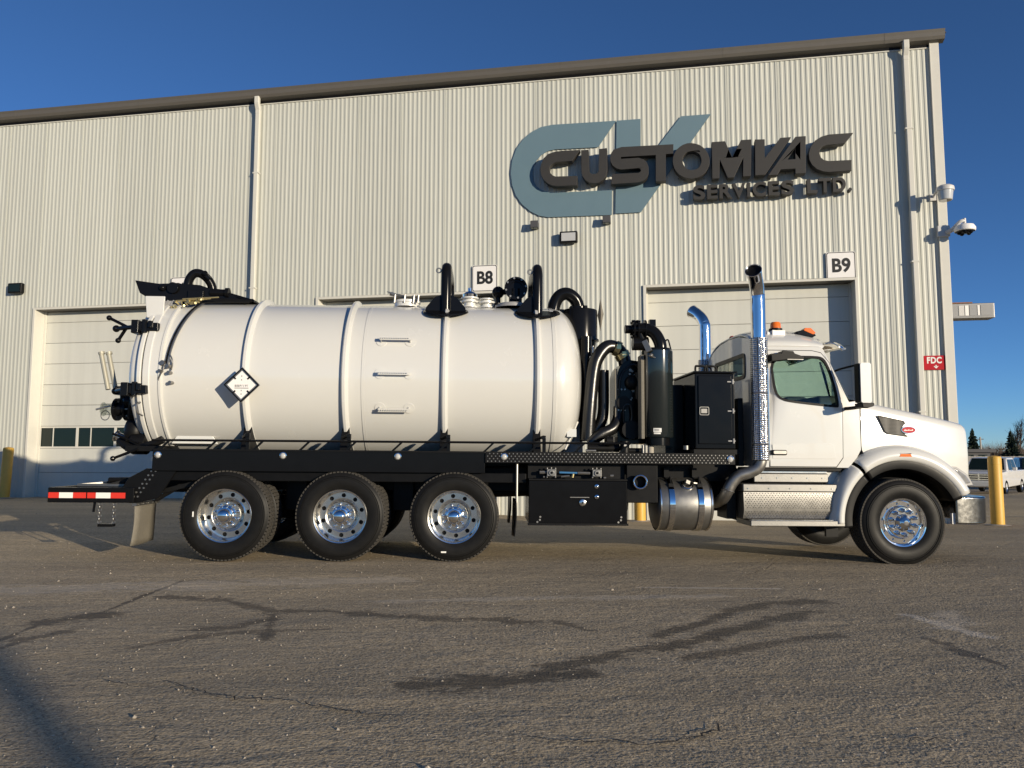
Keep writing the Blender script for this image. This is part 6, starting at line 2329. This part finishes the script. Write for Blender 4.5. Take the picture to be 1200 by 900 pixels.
P(q, 'nose_panel', WHITE, hood, smooth=0)
q = MB().prism(rrect(0.60, 1.90, 0.80, 1.62, 0.12), 7.855, 7.885, 'yz')
grl = P(q, 'grille_surround', CHROME, hood, bevel=0.012)
for k in range(11):
    y = 0.72 + k * 0.106
    P(MB().box(7.8895, 7.897, y - 0.012, y + 0.012, 0.88, 1.55), 'grille_bar', BLACK, grl)
P(MB().prism(rrect(0.66, 1.84, 0.86, 1.56, 0.1), 7.886, 7.889, 'yz'), 'grille_mesh', MESHM, grl)
# side vent and oval emblem
def hoody(x):
    xs2 = [(6.345, 0.155), (6.80, 0.20), (7.10, 0.235), (7.40, 0.275), (7.65, 0.315)]
    for (a, ya), (b_, yb) in zip(xs2[:-1], xs2[1:]):
        if a <= x <= b_:
            return ya + (yb - ya) * (x - a) / (b_ - a) - 0.024
    return 0.155


def onhood(o1):
    return lambda x, y, z: (x, hoody(x) + y - 0.002 - o1, z)


VENT = [(6.575, 1.785), (6.905, 1.725), (6.925, 1.695), (6.90, 1.675), (6.878, 1.64), (6.885, 1.59), (6.955, 1.545), (6.70, 1.575), (6.66, 1.60)]
q = MB().prism(VENT, -0.004, 0.006).map(onhood(0.0))
P(q, 'hood_vent', MESHM, hood)
vr = [(p[0] + (p[0] - 6.77) * 0.06, p[1] + (p[1] - 1.66) * 0.10) for p in VENT]
q = MB().prism([vr, list(reversed(VENT))], -0.010, 0.004).map(onhood(0.0))
P(q, 'vent_frame', BLACKR, hood)
ov = [(6.972 + 0.098 * math.cos(2 * PI * k / 36), 1.618 + 0.045 * math.sin(2 * PI * k / 36)) for k in range(36)]
ovi = [(6.972 + 0.090 * math.cos(2 * PI * k / 36), 1.618 + 0.038 * math.sin(2 * PI * k / 36)) for k in range(36)]
em = P(MB().prism(ov, -0.012, 0.004).map(onhood(0.0)), 'emblem', CHROME, hood)
P(MB().prism(ovi, -0.0145, -0.0125).map(onhood(0.0)), 'emblem_field', REDS, em)
q = MB()
for k in range(7):
    x = 6.915 + k * 0.017
    hgt = 0.017 if k in (0, 3, 6) else 0.010
    q.prism([(x, 1.609), (x + 0.007, 1.609), (x + 0.012, 1.609 + hgt), (x + 0.005, 1.609 + hgt)], -0.0165, -0.015)
q.prism([(6.905, 1.605), (7.03, 1.614), (7.03, 1.617), (6.905, 1.608)], -0.0165, -0.015)
P(q.map(onhood(0.0)), 'emblem_script', WTAPE, em)
q = MB().tube([(6.34, 0.14, 1.97), (6.335, 0.135, 1.6), (6.335, 0.135, 1.36), (6.42, 0.12, 1.24)], 0.013, 6, 3)
P(q, 'hood_gap_seal', BLACKR, hood)

# fenders
WX, WZ = 6.775, 0.50


def fender(name, a0, a1, lip_only=False):
    rows_ = []
    n3 = 30
    for k in range(n3 + 1):
        a = R(a0 + (a1 - a0) * k / n3)
        dg = math.degrees(a)
        # width of the white flare changes round the arch
        wdt = 0.105 + 0.05 * S((170 - dg) / 60) * S((dg - 25) / 40) + 0.025 * S((60 - dg) / 30)
        rx = 1.0 + 0.0 * dg
        r0 = 0.765
        prof_ = [(r0 - 0.01, 0.06), (r0, 0.025), (r0 + 0.02, 0.008), (r0 + 0.06, 0.0), (r0 + wdt * 0.72, 0.012), (r0 + wdt, 0.055), (r0 + wdt + 0.03, 0.12), (r0 + wdt + 0.04, 0.42)]
        flat = 1.0 + 0.06 * S((dg - 60) / 40) * S((150 - dg) / 40) * -1
        rows_.append([(WX + r_ * 1.0 * math.cos(a) * (1.06 if math.cos(a) > 0 else 0.95), y_, WZ + r_ * math.sin(a) * (0.97 if lip_only is False else 0.97)) for r_, y_ in prof_])
    return P(MB().grid(rows_), name, WHITE, solid=0.012, smooth=60)


def arch_lip(name, a0, a1):
    rows_ = []
    for k in range(31):
        a = R(a0 + (a1 - a0) * k / 30)
        prof_ = [(0.765, 0.035), (0.76, 0.022), (0.735, 0.018), (0.665, 0.03), (0.655, 0.05), (0.655, 0.55)]
        rows_.append([(WX + r_ * math.cos(a) * (1.06 if math.cos(a) > 0 else 0.95), y_, WZ + r_ * math.sin(a) * 0.97) for r_, y_ in prof_])
    return MB().grid(rows_)


fd = fender('fender', 25, 128)
P(arch_lip('fender_lip', 23, 128), 'fender_lip', BLACKR, fd, solid=0.01, smooth=45)
fd2 = fender('fender', 131, 182)
P(arch_lip('fender_lip', 131, 186), 'fender_lip', BLACKR, fd2, solid=0.01, smooth=45)
q = MB()
rows_ = []
for k in range(25):
    a = R(26 + 160 * k / 24)
    rows_.append([(WX + 0.74 * math.cos(a) * (1.06 if math.cos(a) > 0 else 0.95), y_, WZ + 0.74 * math.sin(a) * 0.97) for y_ in (0.06, 0.62)])
P(MB().grid(rows_), 'wheel_well', FRAMEB, solid=0.01, smooth=60)
for y in (0.62, 1.88):
    P(MB().box(6.1, 7.6, y, y + 0.03, 0.6, 1.2), 'inner_guard', FRAMEB)
# far side fender mirrored in simple form
rows_ = []
for k in range(21):
    a = R(25 + 157 * k / 20)
    rows_.append([(WX + r_ * math.cos(a) * (1.06 if math.cos(a) > 0 else 0.95), y_, WZ + r_ * math.sin(a) * 0.97) for r_, y_ in ((0.76, 2.44), (0.80, 2.49), (0.9, 2.47), (0.95, 2.3), (0.96, 2.1))])
P(MB().grid(rows_), 'fender', WHITE, solid=0.012, smooth=60)
q = MB().prism([(6.735, 1.285), (6.90, 1.285), (6.88, 1.32), (6.755, 1.32)], -0.008, 0.02)
mk = P(q, 'turn_signal', AMBER, fd, bevel=0.006)
P(MB().prism([(6.725, 1.278), (6.912, 1.278), (6.89, 1.328), (6.745, 1.328)], 0.0, 0.03), 'signal_base', BLACKR, mk)
q = MB().prism([(7.40, 1.16), (7.50, 1.145), (7.62, 1.06), (7.68, 0.97), (7.60, 0.955), (7.48, 1.03)], 0.075, 0.34)
hl = P(q, 'headlight', HLENS, bevel=0.02)
P(MB().prism([(7.37, 1.175), (7.51, 1.165), (7.65, 1.07), (7.71, 0.945), (7.58, 0.93), (7.44, 1.02)], 0.09, 0.36), 'headlight_bezel', GREYP, hl, bevel=0.01)
q = MB().box(7.55, 7.84, 0.55, 1.95, 0.8, 1.3)
P(q, 'radiator_support', FRAMEB)
q = MB().prism([(0.14, 0.48), (0.14, 0.80), (2.36, 0.80), (2.36, 0.48)], 7.50, 7.86, 'yz')
bf = P(MB().prism([(7.46, 0.06), (7.72, 0.06), (7.86, 0.12), (7.98, 0.28), (8.02, 0.60), (8.02, 1.90), (7.98, 2.22), (7.86, 2.38), (7.72, 2.44), (7.46, 2.44), (7.46, 2.38), (7.85, 2.2), (7.85, 0.3), (7.46, 0.12)], 0.475, 0.80, 'xy'), 'front_bumper', BUMPM, bevel=0.02, seg=3)
q = MB().box(7.43, 7.465, 0.10, 0.14, 0.47, 0.60)
P(q, 'bumper_bracket', SIGNW, bf)

# ------------------------------------------------------------------ steps and diamond plate box under the cab door
us = P(MB().box(5.02, 5.955, 0.22, 0.62, 0.955, 1.065), 'upper_step', ALUR, bevel=0.012)
q = MB().box(4.90, 5.93, 0.20, 0.24, 1.067, 1.10)
P(q, 'step_tread', ALU, us, bevel=0.006)
q = MB()
for k in range(5):
    q.cyl((5.12 + k * 0.19, 0.222, 1.01), (5.12 + k * 0.19, 0.214, 1.01), 0.009, 6)
P(q, 'step_rivets', ALU, us)
bxp = box('battery_box', ALUR, 4.84, 6.005, 0.10, 0.75, 0.845, 0.94, bevel=0.012)
q = MB()
for k in range(5):
    q.cyl((4.90 + k * 0.26, 0.10, 0.885), (4.90 + k * 0.26, 0.093, 0.885), 0.009, 6)
P(q, 'box_rivets', ALU, bxp)
q = MB().prism([(0.115, 0.84), (0.10, 0.62), (0.145, 0.52), (0.16, 0.515), (0.75, 0.515), (0.75, 0.84)], 4.85, 5.985, 'yz')
dpn = P(q, 'diamond_plate', STEEL, bxp)
q = MB()
for j in range(12):
    t_ = j / 11
    if t_ < 0.70:
        u = t_ / 0.70
        y, z = 0.1135 - 0.0125 * u, 0.825 - 0.19 * u
        nrm = Vector((0, -1, 0.07)).normalized()
    else:
        u = (t_ - 0.70) / 0.30
        y, z = 0.103 + 0.037 * u, 0.613 - 0.082 * u
        nrm = Vector((0, -0.91, -0.41)).normalized()
    for k in range(32):
        x = 4.875 + k * 0.0352 + (0.0176 if j % 2 else 0)
        if x > 5.97:
            continue
        c_ = Vector((x, y, z))
        sgn = 1 if (k + j) % 2 else -1
        ex = Vector((0.0125, 0, 0.009 * sgn))
        ez = Vector((0, 0, 0.009))
        q.add([c_ - ex, c_ - ez * 0.7, c_ + ex, c_ + ez * 0.7, c_ + nrm * 0.009], [(0, 1, 4), (1, 2, 4), (2, 3, 4), (3, 0, 4)])
o_ = P(q, 'diamond_tread', ALUR, bxp, smooth=0)
o_['kind'] = 'stuff'
ls = P(MB().box(4.90, 6.075, 0.02, 0.55, 0.437, 0.505), 'lower_step', ALUR, bevel=0.01)
q = MB().prism([(5.96, 0.62), (6.02, 0.51), (6.07, 0.51), (5.985, 0.70)], 0.10, 0.14)
P(q, 'step_bracket', ALUR, ls)
q = MB()
q.box(4.93, 6.05, 0.06, 0.5, 0.506, 0.512)
P(q, 'step_grip', ALU, ls)
q = MB()
q.box(5.9, 6.05, 0.2, 0.25, 0.30, 0.435)
P(q, 'splash_flap', RUBBER)
q = MB().prism([(5.93, 1.12), (6.23, 1.12), (6.14, 0.95), (6.06, 0.70), (6.03, 0.44), (5.98, 0.44), (5.98, 0.94), (5.93, 0.95)], 0.24, 0.27)
P(q, 'splash_panel', WHITE, bevel=0.004)
for x, y, r in ((5.25, 0.6, 0.16), (5.75, 0.75, 0.18)):
    P(MB().sphere((x, y, 0.47), r, 16, 10, (1.2, 1, 0.55)), 'brake_chamber', FRAMEB)
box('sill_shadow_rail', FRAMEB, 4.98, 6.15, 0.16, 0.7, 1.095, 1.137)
